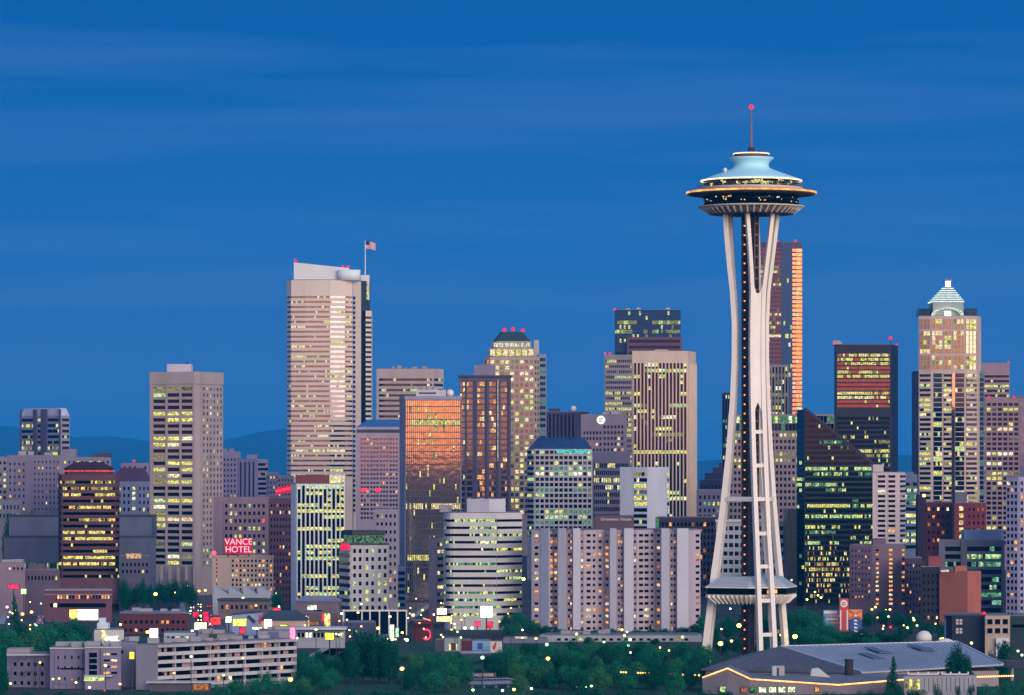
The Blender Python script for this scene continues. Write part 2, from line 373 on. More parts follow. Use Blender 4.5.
def hills(prof, Y, dep, seed):
    m = MB(); n = len(prof); rows = [(-1.0, 0), (-.6, .35), (-.3, .78), (0, 1), (.4, .7), (1.0, 0)]
    pts = []
    for i in range(n - 1):
        for k in range(4):
            t = k / 4; pts.append((prof[i][0] * (1 - t) + prof[i + 1][0] * t, prof[i][1] * (1 - t) + prof[i + 1][1] * t))
    for d, q in rows:
        for px, py in pts:
            y = Y + d * dep; z = Z(py, Y) * q; m.v.append((X(px, Y), y, max(-2, z + (6 * q * mnoise.noise(Vector((px * .09, d * 3, seed))) if 0 < q else -2))))
    k = len(pts)
    for j in range(len(rows) - 1):
        for i in range(k - 1): m.f.append((j * k + i, j * k + i + 1, (j + 1) * k + i + 1, (j + 1) * k + i)); m.m.append(0)
    return struct(m.build('hills', mat('wooded_hills', (.016, .045, .05), .9, var=.4, scale=.004, stretch=1), smooth=True))
hills([(-260, 452), (-120, 436), (-40, 428), (10, 426), (40, 431), (75, 437), (110, 436), (150, 441), (222, 441), (245, 435), (266, 431), (290, 428), (330, 436), (380, 447), (450, 458), (560, 462), (700, 466)], 26000, 4600, 1)
hills([(560, 470), (650, 463), (700, 461), (760, 458), (840, 452), (905, 455), (985, 456), (1060, 458), (1200, 455)], 23000, 3800, 2)
def road(x0, y0, x1, y1, wd):
    d = Vector((x1 - x0, y1 - y0)); u = d.normalized(); n = Vector((-u.y, u.x)); m = MB()
    m.face([(*(Vector((x0, y0)) + n * wd / 2 * a), .004) for a in (-1,)] + [(*(Vector((x1, y1)) - n * wd / 2), .004), (*(Vector((x1, y1)) + n * wd / 2), .004), (*(Vector((x0, y0)) + n * wd / 2), .004)])
    struct(m.build('road', mat('asphalt_street', (.065, .065, .07), .45, var=.25, scale=.2, stretch=1)))
    m = MB(); t = 0
    while t < d.length - 3:
        p = Vector((x0, y0)) + u * t
        m.face([(*(p - n * .12), .008), (*(p + u * 3 - n * .12), .008), (*(p + u * 3 + n * .12), .008), (*(p + n * .12), .008)]); t += 9
    o = struct(m.build('road_marking', mat('road_paint', (.7, .7, .65), .6, var=.1)))
    for sgn in (-1, 1):
        m = MB(); a = Vector((x0, y0)) + n * sgn * (wd / 2 + 1.5); b = Vector((x1, y1)) + n * sgn * (wd / 2 + 1.5)
        m.beam((*a, .07), (*b, .07), 3.0, .14, (n.x, n.y, 0)); struct(m.build('pavement', CONC))
AVE = (X(206, 1480), 1480, X(203, 2600), 2600)
road(*AVE, 17)
road(X(20, 1640), 1640, X(36, 2400), 2400, 13)
road(X(330, 1340), 1340, X(418, 1900), 1900, 12)

# the blue evening air between here and the hills
m = MB(); m.box(-9300, 9300, -2700, 33500, -4, 360); hz = m.build('haze', None); hz['kind'] = 'stuff'; hz.data.materials.clear()
hm = bpy.data.materials.new('evening_air'); hm.use_nodes = True; t = hm.node_tree; t.nodes.clear(); ho = t.nodes.new('ShaderNodeOutputMaterial'); hv = t.nodes.new('ShaderNodeVolumePrincipled')
hv.inputs['Color'].default_value = (.02, .42, 1.0, 1); hv.inputs['Density'].default_value = 4.8e-5; t.links.new(hv.outputs[0], ho.inputs['Volume']); hz.data.materials.append(hm)
m = MB(); m.face([(-140, 960, .004), (330, 960, .004), (330, 1470, .004), (-60, 1470, .004)]); struct(m.build('lawn', mat('park_grass', (.025, .075, .04), .9, var=.4, scale=.1, stretch=1)))
# ------------------------------------------------------------------ the skyline, far to near
def b(*a, **k): return Bld(*a, **k)
# First Hill and the far left
t = b('apartment_block', 'pale apartment block cut by the photo edge, lit yellow windows', [(-22, 0), (8, 0)], 2820, 457, (128, 110, 128), D=30)
t.grid(0, -20, 7, 460, 512, 9, 6, .55, .5, .35, PM).done()
t = b('office_tower', 'slim pale tower with dark vertical fins and a chamfered top, behind apartment blocks', two(21, 61, 69.5, 2900, 48), 2900, 415.5, (132, 126, 148))
for a, c in ((22, 34), (48, 60)): t.band(0, a, c, 417, 462, 8, 6, .55, .45, PY)
t.band(1, 62, 69, 417, 462, 8, 3, .5, .2, PG); t.band(0, 38, 41.5, 417, 462, 8, 1, .5, .5, PG, mode='scatter')
fin = mat('fin_mauve', alb(84, 72, 100))
for a, c in ((34.3, 37.6), (41.9, 47.8), (21, 22), (60, 61)):
    m = MB(); f = t.fc(0); t.fbox(f, f[3](a), f[3](c), -.1, 1.2, t.z(466), t.z(409), m); m.build('fin', fin, t.root)
c0 = Vector((sum(p[0] for p in t.pl) / 4, sum(p[1] for p in t.pl) / 4)); m = MB()
m.prism(t.pl, t.H + .002, t.z(408), 0, [(c0.x + (p[0] - c0.x) * .86, c0.y + (p[1] - c0.y) * .86) for p in t.pl]); m.build('crown', mat('crown_pale', alb(170, 168, 190)), t.root)
t.units(0).done()
t = b('apartment_block', 'wide pale hospital-like block with scattered orange windows under the finned tower', [(7, 0), (62, 0)], 2720, 455.5, (122, 106, 128), D=28)
t.grid(0, 8, 26, 461, 512, 8, 4, .35, .4, .12, PW); t.grid(0, 33, 60, 459, 512, 9, 7, .32, .4, .16, PW).units(3).done()
t = b('apartment_block', 'lower pale block with a dark louvred roof box beside the brick tower', [(60, 0), (111, 0)], 2640, 457.5, (126, 110, 132), D=26)
t.block('penthouse', 93, 110, 453, 457.6, 4, 14, mat('louvre_dark', (.06, .05, .07))); t.block('penthouse', 62, 76, 449, 457.6, 4, 14)
t.grid(0, 63, 110, 459, 485, 4, 11, .4, .4, .22, PM).done()
t = b('warehouse', 'low pale flat-roofed house row under the scattered-window block', [(-14, 0), (21, 0)], 2150, 500, (120, 112, 132), D=20)
t.grid(0, -12, 20, 503, 520, 2, 9, .4, .5, .15, PM).done()
t = b('warehouse', 'long windowless grey hall in two stepped tiers behind the brick tower', [(4, 0), (156, 0)], 1880, 537, (86, 88, 112), D=14, var=.22)
t.block('upper_tier', 9, 152, 516, 540, 15, 40, mat('hall_grey', alb(92, 92, 116), var=.2)); t.block('parapet', 4, 156, 535.6, 537.4, -.4, .6, DARKM)
t.block('eave', 9, 152, 515, 516.4, 14.4, 41, DARKM); t.grid(0, 6, 60, 560, 572, 1, 16, .6, .5, .25, PM).done()
t = b('apartment_block', 'pale blue-grey block with one lit stair column and a red-brown hipped roof', [(112, 0), (151, 0)], 2250, 481, (106, 106, 138), D=20, roof=False)
m = MB(); c = [(p[0] * 1.04, p[1] * 1.02 - .4) for p in t.pl]; tp = [(p[0] * .62, 6 + p[1] * .4) for p in t.pl]; m.prism(c, t.H, t.z(468), 0, tp); m.build('roof', mat('roof_maroon', alb(74, 48, 70)), t.root)
t.grid(0, 113, 131, 485, 513, 4, 4, .45, .5, .08, PM); t.grid(0, 131.5, 136, 486, 511, 5, 1, .7, .6, 1, PG); t.grid(0, 138, 150, 485, 513, 4, 3, .4, .5, .1, PM).done()
t = b('house', 'small pink house with a red light on its roof, beside the tall beige tower', [(121, 0), (149, 0)], 2500, 463.5, (120, 104, 128)); t.beacon(134, 461, 4, 1.2); t.grid(0, 122, 148, 465, 476, 2, 5, .4, .5, .2, PW).done()
t = b('warehouse', 'pinkish blank-walled block below the red sign at the photo edge', [(-8, 0), (25, 0)], 1725, 563, (132, 108, 122), D=16); t.grid(0, 8, 24, 566, 571, 1, 4, .5, .5, .1, PM).units(2, 1.5).done()
t = b('warehouse', 'low mauve sheds stepping up to the brown brick tower', [(25, 0), (60, 0)], 1730, 570, (92, 76, 94), D=16); t.block('upper_tier', 28, 44, 564, 570.3, 3, 12); t.grid(0, 27, 58, 574, 582, 1, 9, .5, .5, .12, PM).done()
t = b('warehouse', 'low garage with a peach-lit open front right of the brown brick tower', [(119, 0), (150, 0)], 1790, 556, (84, 78, 100), D=14); t.block('lit_front', 126, 141, 553.5, 558.5, -1, -.2, emit('garage_peach', (.9, .5, .28), .7)); t.grid(0, 121, 149, 561, 575, 2, 7, .5, .45, .1, PM, 'k').done()
# brown brick tower
t = b('office_tower', 'red-brown brick tower with yellow-lit bands and a hipped roof glowing red at the eaves', [(58.5, 5), (62, 0), (115.5, 0), (119.5, 5)], 1800, 474.5, (92, 56, 66), D=26, roof=False)
t.band(1, 63, 115, 479, 592, 18, 26, .46, .72, [('Y', 8), ('y', 2), ('O', 1)], 'k')
t.band(0, 58.7, 61.8, 479, 592, 18, 2, .46, .15, PY, 'k'); t.band(2, 115.8, 119.2, 479, 592, 18, 2, .46, .1, PY, 'k')
m = MB(); c0 = Vector((sum(p[0] for p in t.pl) / len(t.pl), sum(p[1] for p in t.pl) / len(t.pl)))
sc = lambda k, q=1: [(c0.x + (p[0] - c0.x) * k, c0.y + (p[1] - c0.y) * k * q) for p in t.pl]
m.prism(sc(.80), t.H, t.z(468.5)); m.build('attic', mat('attic_brown', alb(80, 44, 54)), t.root)
m = MB(); m.prism(sc(.83), t.z(471.6), t.z(470.4)); m.build('eave_light', emit('eave_neon', (1.0, .12, .06), .8, lo=.2), t.root)
m = MB(); m.prism(sc(.86), t.z(468.6), t.z(462), 0, sc(.45)); m.build('roof', mat('roof_brown', alb(60, 34, 44)), t.root)
t.block('podium', 52, 128, 578, 604, -6, -1, mat('podium_brick', alb(98, 62, 72))); t.done()
# tall beige tower
t = b('office_tower', 'tall beige concrete tower, three wide yellow-lit bays a floor, deep plain parapet', [(151, 9), (194.5, 0), (200, 3), (222.5, 26)], 2000, 383.6, (158, 138, 142), D=34, rec=.6)
lt = lights(random.Random(4), 29, 3, .62, PY, 'floor')
for k, (a, c) in enumerate(((152.6, 166.6), (167, 180.7), (181, 194.2))):
    f = t.fc(0); zt, zb = t.z(385.5), t.z(566); fh = (zt - zb) / 29
    for q in range(29):
        t.wins.append((f, (f[3](a) + f[3](c)) / 2, zt - (q + .5) * fh, (f[3](c) - f[3](a)) * .86, fh * .55, GL['r'] if lt[q][k] == '.' else LIT[lt[q][k]], 'office_window'))
for a in (151.4, 166.8, 180.85, 194.0): f = t.fc(0); t.fbox(f, f[3](a) - .5, f[3](a) + .5, -.1, .8, 0, t.z(384), t.cl)
f = t.fc(0); zt, zb = t.z(385.5), t.z(566); fh = (zt - zb) / 29
for q in range(30): t.fbox(f, f[3](151.5), f[3](194), -.1, .4, zt - q * fh - fh * .22, zt - q * fh + fh * .22, t.cl)
t.grid(2, 201.5, 222, 385.5, 566, 29, 6, .55, .5, .28, PG)
t.ring('parapet', 371.6, 383.8, 1.035); t.block('penthouse', 167, 191, 364, 371.8, 8, 20, mat('penthouse_lilac', alb(178, 166, 182))); t.block('roof_unit', 185, 188, 362, 364.2, 9, 12, DARKM)
for k in range(6): t.block('arcade_pier', 152 + k * 8.2, 155 + k * 8.2, 566, 595, -1.5, -.7) if k < 6 else None
t.done()
# between the beige tower and the stepped white tower
t = b('apartment_tower', 'old pale brick apartment house with a notched top behind the beige tower', [(222, 0), (240.5, 0)], 2600, 452, (116, 106, 134), D=20)
t.block('turret', 223, 227.5, 448.5, 452.2, 0.2, 6); t.block('turret', 229.5, 234, 448.5, 452.2, .2, 6); t.grid(0, 223, 240, 457, 515, 11, 5, .42, .5, .06, PW).done()
t = b('apartment_tower', 'mid-rise apartment slab with pale piers, orange windows and a balcony side', [(237.5, 6), (257, 0), (268, 10)], 2480, 459.5, (112, 104, 140), D=20)
t.block('penthouse', 247, 257, 454.5, 459.7, 4, 12); t.strips(0, 239, 256, 462, 520, 12, 4, .45, .0, PW, 'd', .8)
t.grid(0, 247, 252, 464, 512, 9, 1, .6, .4, .6, [('O', 1), ('W', 1)], relief=False); t.band(1, 258, 268, 462, 520, 12, 4, .5, .12, PW).done()
t = b('apartment_block', 'small dim block with a few orange windows left of the striped black tower', [(266, 0), (279, 0)], 2380, 473, (88, 84, 112), D=16); t.grid(0, 266.5, 278.5, 475, 515, 8, 4, .4, .45, .3, PW).done()
t = b('apartment_block', 'dim mauve block whose top shows just above the red neon roof sign', [(277, 0), (294, 0)], 2300, 476, (92, 82, 108), D=16); t.grid(0, 278, 293, 478, 515, 8, 5, .4, .45, .2, PW).done()
# stepped white tower
t = b('office_tower', 'tallest pale tower with close horizontal bands and a wedge-shaped crown', [(287, 9), (291.2, 2.5), (305, .8), (330, 0), (345, 3), (352.6, 8)], 3080, 280, (205, 184, 176), D=38, rec=.35, roof=False)
pm = mat('pale_granite', alb(206, 180, 172), .45, var=.06); t.wall.data.materials[0] = pm; t.wm = pm
for i, (a, c, nb) in enumerate(((287.3, 291, 2), (291.2, 305, 9), (305, 330, 16), (330, 345, 9), (345, 352.4, 4))):
    t.band(i, a, c, 294.5, 478, 37, nb, .40, .16 if i else .0, [('Y', 3), ('W', 3), ('y', 2)], 'pale')
wp = mat('crown_white', alb(206, 196, 200), .5, var=.05)
m = MB(); x0, x1, x2 = X(294, 3090) - t.ox, X(349, 3090) - t.ox, X(353, 3090) - t.ox
m.hexa([(x0, 8, t.H), (x1, 8, t.H), (x1, 22, t.H), (x0, 22, t.H), (x0, 8, t.z(261.8)), (x1, 8, t.z(267.6)), (x1, 22, t.z(267.6)), (x0, 22, t.z(261.8))]); m.build('crown', wp, t.root)
m = MB(); m.prism([(X(337, 3080) - t.ox + 9 + 9 * math.cos(q * .3142), 6 + 6 * math.sin(q * .3142)) for q in range(20)], t.H, t.z(269.6)); m.build('penthouse', mat('drum_white', alb(214, 210, 214), .35, var=.03), t.root, True)
m = MB(); c0 = t.pl; m.prism(t.pl, t.H + .003, t.H + .5); m.build('roof', ROOFM, t.root)
for px, py in ((295.3, 260.6), (343, 266.8), (348, 266.8)): t.beacon(px, py, 12, 1.3)
# its right-hand shafts
m = MB(); m.prism([(X(352.8, 3080) - t.ox, 9), (X(360.5, 3080) - t.ox, 8), (X(360.5, 3080) - t.ox, 40), (X(352.8, 3080) - t.ox, 40)], 0, t.z(281)); m.build('shaft', pm, t.root)
m = MB(); m.prism([(X(360.6, 3080) - t.ox, 14), (X(369, 3080) - t.ox, 18), (X(369, 3080) - t.ox, 40), (X(360.6, 3080) - t.ox, 40)], 0, t.z(280)); m.build('shaft', GL['b'], t.root)
m = MB(); m.prism([(X(365, 3080) - t.ox, 13), (X(370.6, 3080) - t.ox, 16), (X(370.6, 3080) - t.ox, 40), (X(365, 3080) - t.ox, 40)], 0, t.z(310)); m.build('shaft', pm, t.root)
for k in range(44):
    ya = 296 + k * 4.95; m = MB(); y = 7.6
    m.box(X(352.9, 3080) - t.ox, X(354.8, 3080) - t.ox, y, y + .6, t.z(ya + 2.8), t.z(ya)); m.box(X(361, 3080) - t.ox, X(364.6, 3080) - t.ox, 13, 13.6, t.z(ya + 2.6), t.z(ya)) if k > 3 else None
    m.build('slot_window', GL['k'], t.root)
    if ya > 312:
        m = MB(); m.hexa([(X(365, 3080) - t.ox, 12.6, t.z(ya + 2.2)), (X(370.7, 3080) - t.ox, 15.6, t.z(ya + 2.2)), (X(370.7, 3080) - t.ox, 15.9, t.z(ya + 2.2)), (X(365, 3080) - t.ox, 12.9, t.z(ya + 2.2)),
                          (X(365, 3080) - t.ox, 12.6, t.z(ya)), (X(370.7, 3080) - t.ox, 15.6, t.z(ya)), (X(370.7, 3080) - t.ox, 15.9, t.z(ya)), (X(365, 3080) - t.ox, 12.9, t.z(ya))]); m.build('window', GL['b'], t.root)
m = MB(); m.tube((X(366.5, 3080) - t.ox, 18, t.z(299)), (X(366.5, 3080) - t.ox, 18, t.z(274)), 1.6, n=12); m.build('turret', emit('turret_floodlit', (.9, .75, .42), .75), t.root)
m = MB(); m.box(X(360, 3080) - t.ox, X(368.5, 3080) - t.ox, 16, 24, t.H, t.z(274)); m.build('machine_room', wp, t.root)
t.done()
fl = thing('flag_and_pole', 'striped national flag on a white pole atop the tallest pale tower', 'flag', (X(365.2, 3100), 3100, Z(274.5, 3100)))
m = MB(); m.tube((0, 0, 0), (0, 0, (274.5 - 240.5) * 3100 / F), .45, .3); m.build('flagpole', WHITE, fl)
m = MB(); fw, fh, zt = 8.0, 6.0, (274.5 - 241) * 3100 / F
fm = [mat('flag_red', (.45, .03, .05)), mat('flag_white', (.7, .7, .7)), mat('flag_blue', (.02, .03, .15))]
for i in range(10):
    for j in range(13):
        q = lambda a, c: (.3 + a * fw / 10, .5 * math.sin(a * .9) * a / 6, zt - c * fh / 13 - .06 * a * a * .3)
        mi = 2 if (i < 4 and j < 7) else (0 if j % 2 == 0 else 1)
        for off in (0, .06): m.face([tuple(Vector(q(i + dx, j + dy)) + Vector((0, off, 0))) for dx, dy in ((0, 1), (1, 1), (1, 0), (0, 0))], mi)
m.build('flag', fm, fl)
t = b('office_tower', 'pale banded tower with a blue side behind the bronze glass tower', [(376.5, 0), (433, 0), (443.5, 16)], 3250, 368.8, (172, 146, 142), D=36)
t.band(0, 379, 432, 377, 440, 12, 22, .45, .25, PY, 'c'); t.band(1, 434, 443, 377, 440, 12, 4, .5, .2, PG, 'b').units(5).done()
t = b('apartment_tower', 'mauve hotel tower of small dark windows under a sloping blue glass roof', [(355.8, 0), (404, 0)], 2620, 427, (160, 138, 154), D=30, roof=False)
m = MB(); x0, x1, x2 = t.pl[0][0], X(399, 2620) - t.ox, t.pl[1][0]; m.hexa([(x0, 0, t.H), (x2, 0, t.H), (x2, 20, t.H), (x0, 20, t.H), (x0 + 8, 8, t.z(419.5)), (x2, 8, t.z(419.5)), (x2, 20, t.z(419.5)), (x0 + 8, 20, t.z(419.5))])
m.build('roof', glass('roof_glass_blue', (.20, .33, .50), .25), t.root); t.block('frieze', 357, 403, 429.5, 432.3, -.7, .2, DARKM)
for k in range(4): t.grid(0, 360.5 + k * 9.6, 369.3 + k * 9.6, 437, 520, 19, 3, .74, .5, .10, [('O', 3), ('o', 3)], 'rose')
t.block('lit_panel', 361, 366.5, 488.2, 491.8, -.8, -.3, LIT['R']); t.block('lit_panel', 375.5, 380.5, 488.2, 491.8, -.8, -.3, LIT['R']); t.done()
# bronze glass tower
t = b('office_tower', 'bronze mirror-glass tower glowing orange with reflected sunset and a pale flat cap', [(399.5, 8), (405, 0), (461, 0)], 1930, 397, (140, 136, 158), D=30, rec=.12, back=[(461.5, 34), (400, 42)])
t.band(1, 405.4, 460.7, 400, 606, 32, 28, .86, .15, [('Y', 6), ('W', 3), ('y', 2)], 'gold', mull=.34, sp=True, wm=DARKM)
t.wall.data.materials[0] = mat('edge_grey', alb(140, 136, 158))
t.ring('parapet', 396, 399.6, 1.012); t.block('penthouse', 416, 446, 389.8, 396.2, 8, 18, mat('pent_pale', alb(180, 168, 180)))
t.block('louvre', 419, 436, 392.3, 393.8, 7.7, 8.1, DARKM)
for px in (423, 429, 435): 
    m = MB(); m.tube((X(px, 1940) - t.ox, 12, t.z(390)), (X(px, 1940) - t.ox, 12, t.z(386.5)), 1.4, 1.2, 12); m.build('roof_unit', PLANT_UNIT, t.root)
m = MB(); m.ball((X(450, 1940) - t.ox, 12, t.z(392.6)), 1.9); m.build('dish', WHITE, t.root, True)
t.cl and None; t.wm = mat('bronze_mullion', (.075, .065, .085), .5, 0.0); t.done()
t = b('apartment_tower', 'brown apartment tower with overhanging flat roof and glowing orange bay columns', [(459.5, 4), (511, 0)], 2420, 377, (92, 80, 100), D=28)
t.ring('roof_overhang', 375.2, 377.4, 1.06, mat('eave_dark', (.07, .05, .06))); t.block('penthouse', 474, 495, 365, 375.4, 6, 18, mat('pent_mauve', alb(128, 110, 136)))
for c, wd, de, pal in ((462.5, 4.5, .12, PW), (469.5, 6, .14, PW), (481, 7, .42, [('O', 5), ('W', 3), ('o', 3)]), (492.5, 6.5, .38, [('O', 4), ('W', 3), ('o', 4)]), (504, 6, .10, PW)):
    t.band(0, c - wd / 2, c + wd / 2, 381, 515, 23, 3, .70, de, pal, 'pale', mode='scatter')
for c in (466, 475.5, 487, 498, 509): t.strips(0, c - 1, c + 1, 380, 515, 1, 1, .3, 0, PW, 'k', .9)
t.done()
# stepped tower with green hipped crown
t = b('office_tower', 'tall stepped tan tower with lit windows, green hipped crown and three red beacons', [(483.8, 5), (490, 0), (534, 0), (539.5, 7)], 2900, 357, (166, 140, 130), D=34)
wt = t.wm
t.grid(1, 490, 534, 359, 515, 27, 9, .70, .60, .52, [('W', 5), ('Y', 3), ('y', 3), ('o', 1)], 'pale'); t.grid(0, 484, 489.6, 359, 515, 27, 2, .55, .55, .12, PW, 'r'); t.grid(2, 534.3, 539, 359, 515, 27, 2, .55, .55, .1, PG)
c0 = Vector((sum(p[0] for p in t.pl) / len(t.pl), sum(p[1] for p in t.pl) / len(t.pl)))
sc = lambda k, q=1: [(c0.x + (p[0] - c0.x) * k, c0.y + (p[1] - c0.y) * k) for p in t.pl]
m = MB(); m.prism(sc(.83), t.H + .31, t.z(348)); m.build('upper_tier', wt, t.root); m = MB(); m.prism(sc(.70), t.z(348) + .002, t.z(341)); m.build('top_tier', wt, t.root)
m = MB(); m.prism(sc(.68), t.z(341) + .002, t.z(331.5), 0, sc(.40)); m.build('crown', mat('copper_green', alb(44, 62, 66)), t.root)
for k in range(7):
    x = c0.x + (k - 3) * 4.7
    y1 = min(p[1] for p in sc(.83)) - .35; m = MB(); m.box(x - 1.7, x + 1.7, y1, y1 + .5, t.z(355.4), t.z(349.4)); m.build('crown_window', LIT['W'] if k % 3 != 1 else LIT['Y'], t.root)
    y1 = min(p[1] for p in sc(.70)) - .3; m = MB(); x = c0.x + (k - 3) * 3.9; m.box(x - 1.5, x + 1.5, y1, y1 + .5, t.z(346.6), t.z(343)); m.build('crown_window', emit('crown_pale_light', (.9, .9, .6), .8), t.root)
for px, py in ((504.5, 330), (513, 329), (523, 330.3)): t.beacon(px, py, 17, 1.7)
t.block('wing', 534, 539, 340, 357, 14, 26, mat('wing_tan', alb(160, 146, 140))); t.block('wing', 538.5, 546.5, 354, 520, 12, 30, mat('wing_blue', alb(118, 122, 146)))
for k in range(26): t.block('wing_window', 540, 545.5, 358 + k * 6, 361 + k * 6, 11.6, 12.2, LIT['g'] if k % 5 == 2 else GL['b'])
t.done()
t = b('office_block', 'dark narrow-windowed block with a white radome ball on its roof', [(546.5, 0), (576, 0), (589, 4)], 2750, 411.8, (66, 54, 82), D=26)
t.strips(0, 548, 575, 414, 470, 10, 7, .5, .12, PW, 'k', .9); t.block('penthouse', 549, 560, 408.5, 412, 5, 14)
m = MB(); m.ball((X(573.5, 2760) - t.ox, 10, t.z(408.4)), 2.1); m.build('radome', WHITE, t.root, True); m = MB(); m.tube((X(573.5, 2760) - t.ox, 10, t.H), (X(573.5, 2760) - t.ox, 10, t.z(410)), .9); m.build('mast', DARKM, t.root); t.done()
t = b('hotel', 'mauve stone hotel carrying a round white emblem near its top', [(581, 0), (627, 0)], 2560, 414.6, (122, 104, 122), D=26)
t.grid(0, 583, 592, 430, 470, 7, 3, .6, .5, .25, PW); t.grid(0, 592, 602, 430, 470, 7, 3, .6, .5, .25, PW); m = MB(); ex, ez = X(601, 2558) - t.ox, t.z(420); m.tube((ex, -.1, ez), (ex, -.9, ez), 2.7, n=24); em = m.build('emblem', emit('emblem_white', (1, .98, .85), .95, lo=.8), t.root)
for p0, p1 in (((-1.4, 1.0), (1.3, 1.2)), ((1.3, 1.2), (-1.3, -1.0)), ((-1.3, -1.0), (1.5, -.8))):
    m = MB(); m.beam((ex + p0[0], -1.0, ez + p0[1]), (ex + p1[0], -1.0, ez + p1[1]), .45, .16, (0, 0, 1)); m.build('emblem_stroke', mat('emblem_green', (.10, .16, .12)), em)
t.grid(0, 603, 624, 424, 470, 8, 6, .6, .5, .2, [('O', 3), ('W', 2)], 'd').units(3).done()
t = b('office_tower', 'tall black glass tower top rising behind the ribbed cream-capped tower', [(614.8, 0), (680.6, 0)], 3600, 310, (16, 26, 52), D=45, rec=.15, rough=.3)
t.band(0, 615, 680.4, 311, 352, 9, 30, .8, .35, [('Y', 3), ('G', 5), ('y', 3)], 'v', mull=.2); t.band(0, 615, 680.4, 352, 372, 5, 30, .8, .1, PG, 'k', mull=.2)
t.block('setback', 627, 682, 337, 380, -6, -.5, mat('setback_brown', alb(92, 62, 74), .4)); t.beacon(614.8, 309.6, 2, 1.2)
for k in range(6): t.block('setback_window', 629, 680, 339.5 + k * 6, 342.6 + k * 6, -6.4, -5.8, GL['r'])
t.units(4).done()
t = b('office_tower', 'slim pale banded tower with bright yellow floors beside the ribbed tower', [(604.4, 0), (634, 0)], 3050, 355, (132, 116, 122), D=30)
t.band(0, 605, 632, 358.5, 470, 21, 14, .52, .8, [('Y', 6), ('G', 2), ('y', 1)], 'd', mull=.5); t.beacon(605, 353.4); t.beacon(610, 353.4).done()
t = b('office_tower', 'ribbed brown tower with a blank cream cap and yellow-lit floors', [(632.3, 0), (688, 0), (696, 26)], 2700, 351, (196, 166, 152), D=38, rec=.4)
t.strips(0, 633.4, 687, 363, 520, 27, 15, .62, .48, PY, 'r', .9); t.block('roof_unit', 655, 668, 349.6, 351.2, 6, 20)
t.block('lower_wing', 688.2, 697, 364.5, 520, 4, 36); t.done()
t = b('office_block', 'dark grey block with many yellow squares lit under a plain grey attic', [(592.5, 0), (630, 0)], 2380, 451.5, (92, 84, 106), D=24)
t.band(0, 593.5, 629, 462, 520, 8, 18, .6, .45, PY, 'k', mull=.35).done()
# emerald-roofed tower
t = b('office_tower', 'pale gridded tower lit green with a slanted dark-blue glass roof', [(527, 6), (534, 0), (592.3, 0)], 2280, 449, (158, 148, 158), D=28, roof=False, back=[(592, 30), (528, 32)])
t.grid(1, 535, 592, 449.5, 536, 16, 12, .74, .62, .42, PG, 'd', mode='floor'); t.band(0, 527.3, 533.7, 449.5, 536, 16, 3, .55, .3, PG)
m = MB(); xa, xb, xc_, xd = X(528, 2280) - t.ox, X(592.3, 2280) - t.ox, X(538, 2295) - t.ox, X(584, 2295) - t.ox
m.v = [(xa, 5, t.H), (xb, 0, t.H), (xb, 28, t.H), (xa, 28, t.H), (xc_, 15, t.z(437.3)), (xd, 15, t.z(437.3))]; m.f = [(0, 1, 5, 4), (1, 2, 5), (2, 3, 4, 5), (3, 0, 4), (3, 2, 1, 0)]; m.m = [0] * 5
m.build('roof', glass('roof_navy', (.04, .07, .16), .3, .6), t.root)
m = MB(); x0, x1 = X(556, 2280) - t.ox, X(588, 2280) - t.ox; m.box(x0, x1, -.4, .3, t.z(453.5), t.z(449.6)); m.build('lit_cornice', emit('cornice_teal', (.12, .62, .55), .8), t.root); t.done()
# white slab
t = b('office_block', 'white windowless slab split by one dark strip of yellow-lit floors', [(620, 6), (647.5, 0), (669, 10)], 2150, 467, (176, 172, 190), D=24, roof=False)
t.band(0, 634, 647, 471, 537, 11, 5, .62, .8, PY, 'k'); t.band(1, 667, 669, 471, 537, 11, 1, .6, .7, PY, 'k').done()
t = b('office_block', 'dark brown gridded block with dim orange windows beside the white slab', [(655.5, 0), (719, 0)], 1980, 517.5, (64, 50, 64), D=24)
t.grid(0, 657, 718, 521, 606, 13, 16, .62, .6, .10, [('o', 4), ('O', 1)], 'k'); t.block('lit_corner', 656, 659, 518.5, 530, -.8, -.5, LIT['g']); t.done()
t = b('apartment_tower', 'dark old stepped tower to the left of the observation tower legs', [(699.5, 0), (726, 0)], 2600, 480, (76, 62, 88), D=20)
t.block('upper_tier', 706, 726, 473, 480.4, 1, 16); t.block('upper_tier', 714, 726, 467.5, 473.2, 2, 14); t.grid(0, 700, 725, 484, 520, 6, 7, .4, .5, .08, PW); t.block('penthouse', 719, 722, 463, 467.7, 4, 8).done()
t = b('office_block', 'mauve mid-rise with four green-lit panes, below the stepped old tower', [(696.5, 0), (726, 0)], 2200, 490, (92, 82, 106), D=20)
t.grid(0, 698, 725, 494, 520, 4, 6, .45, .55, .3, [('E', 2), ('Y', 2)]).done()
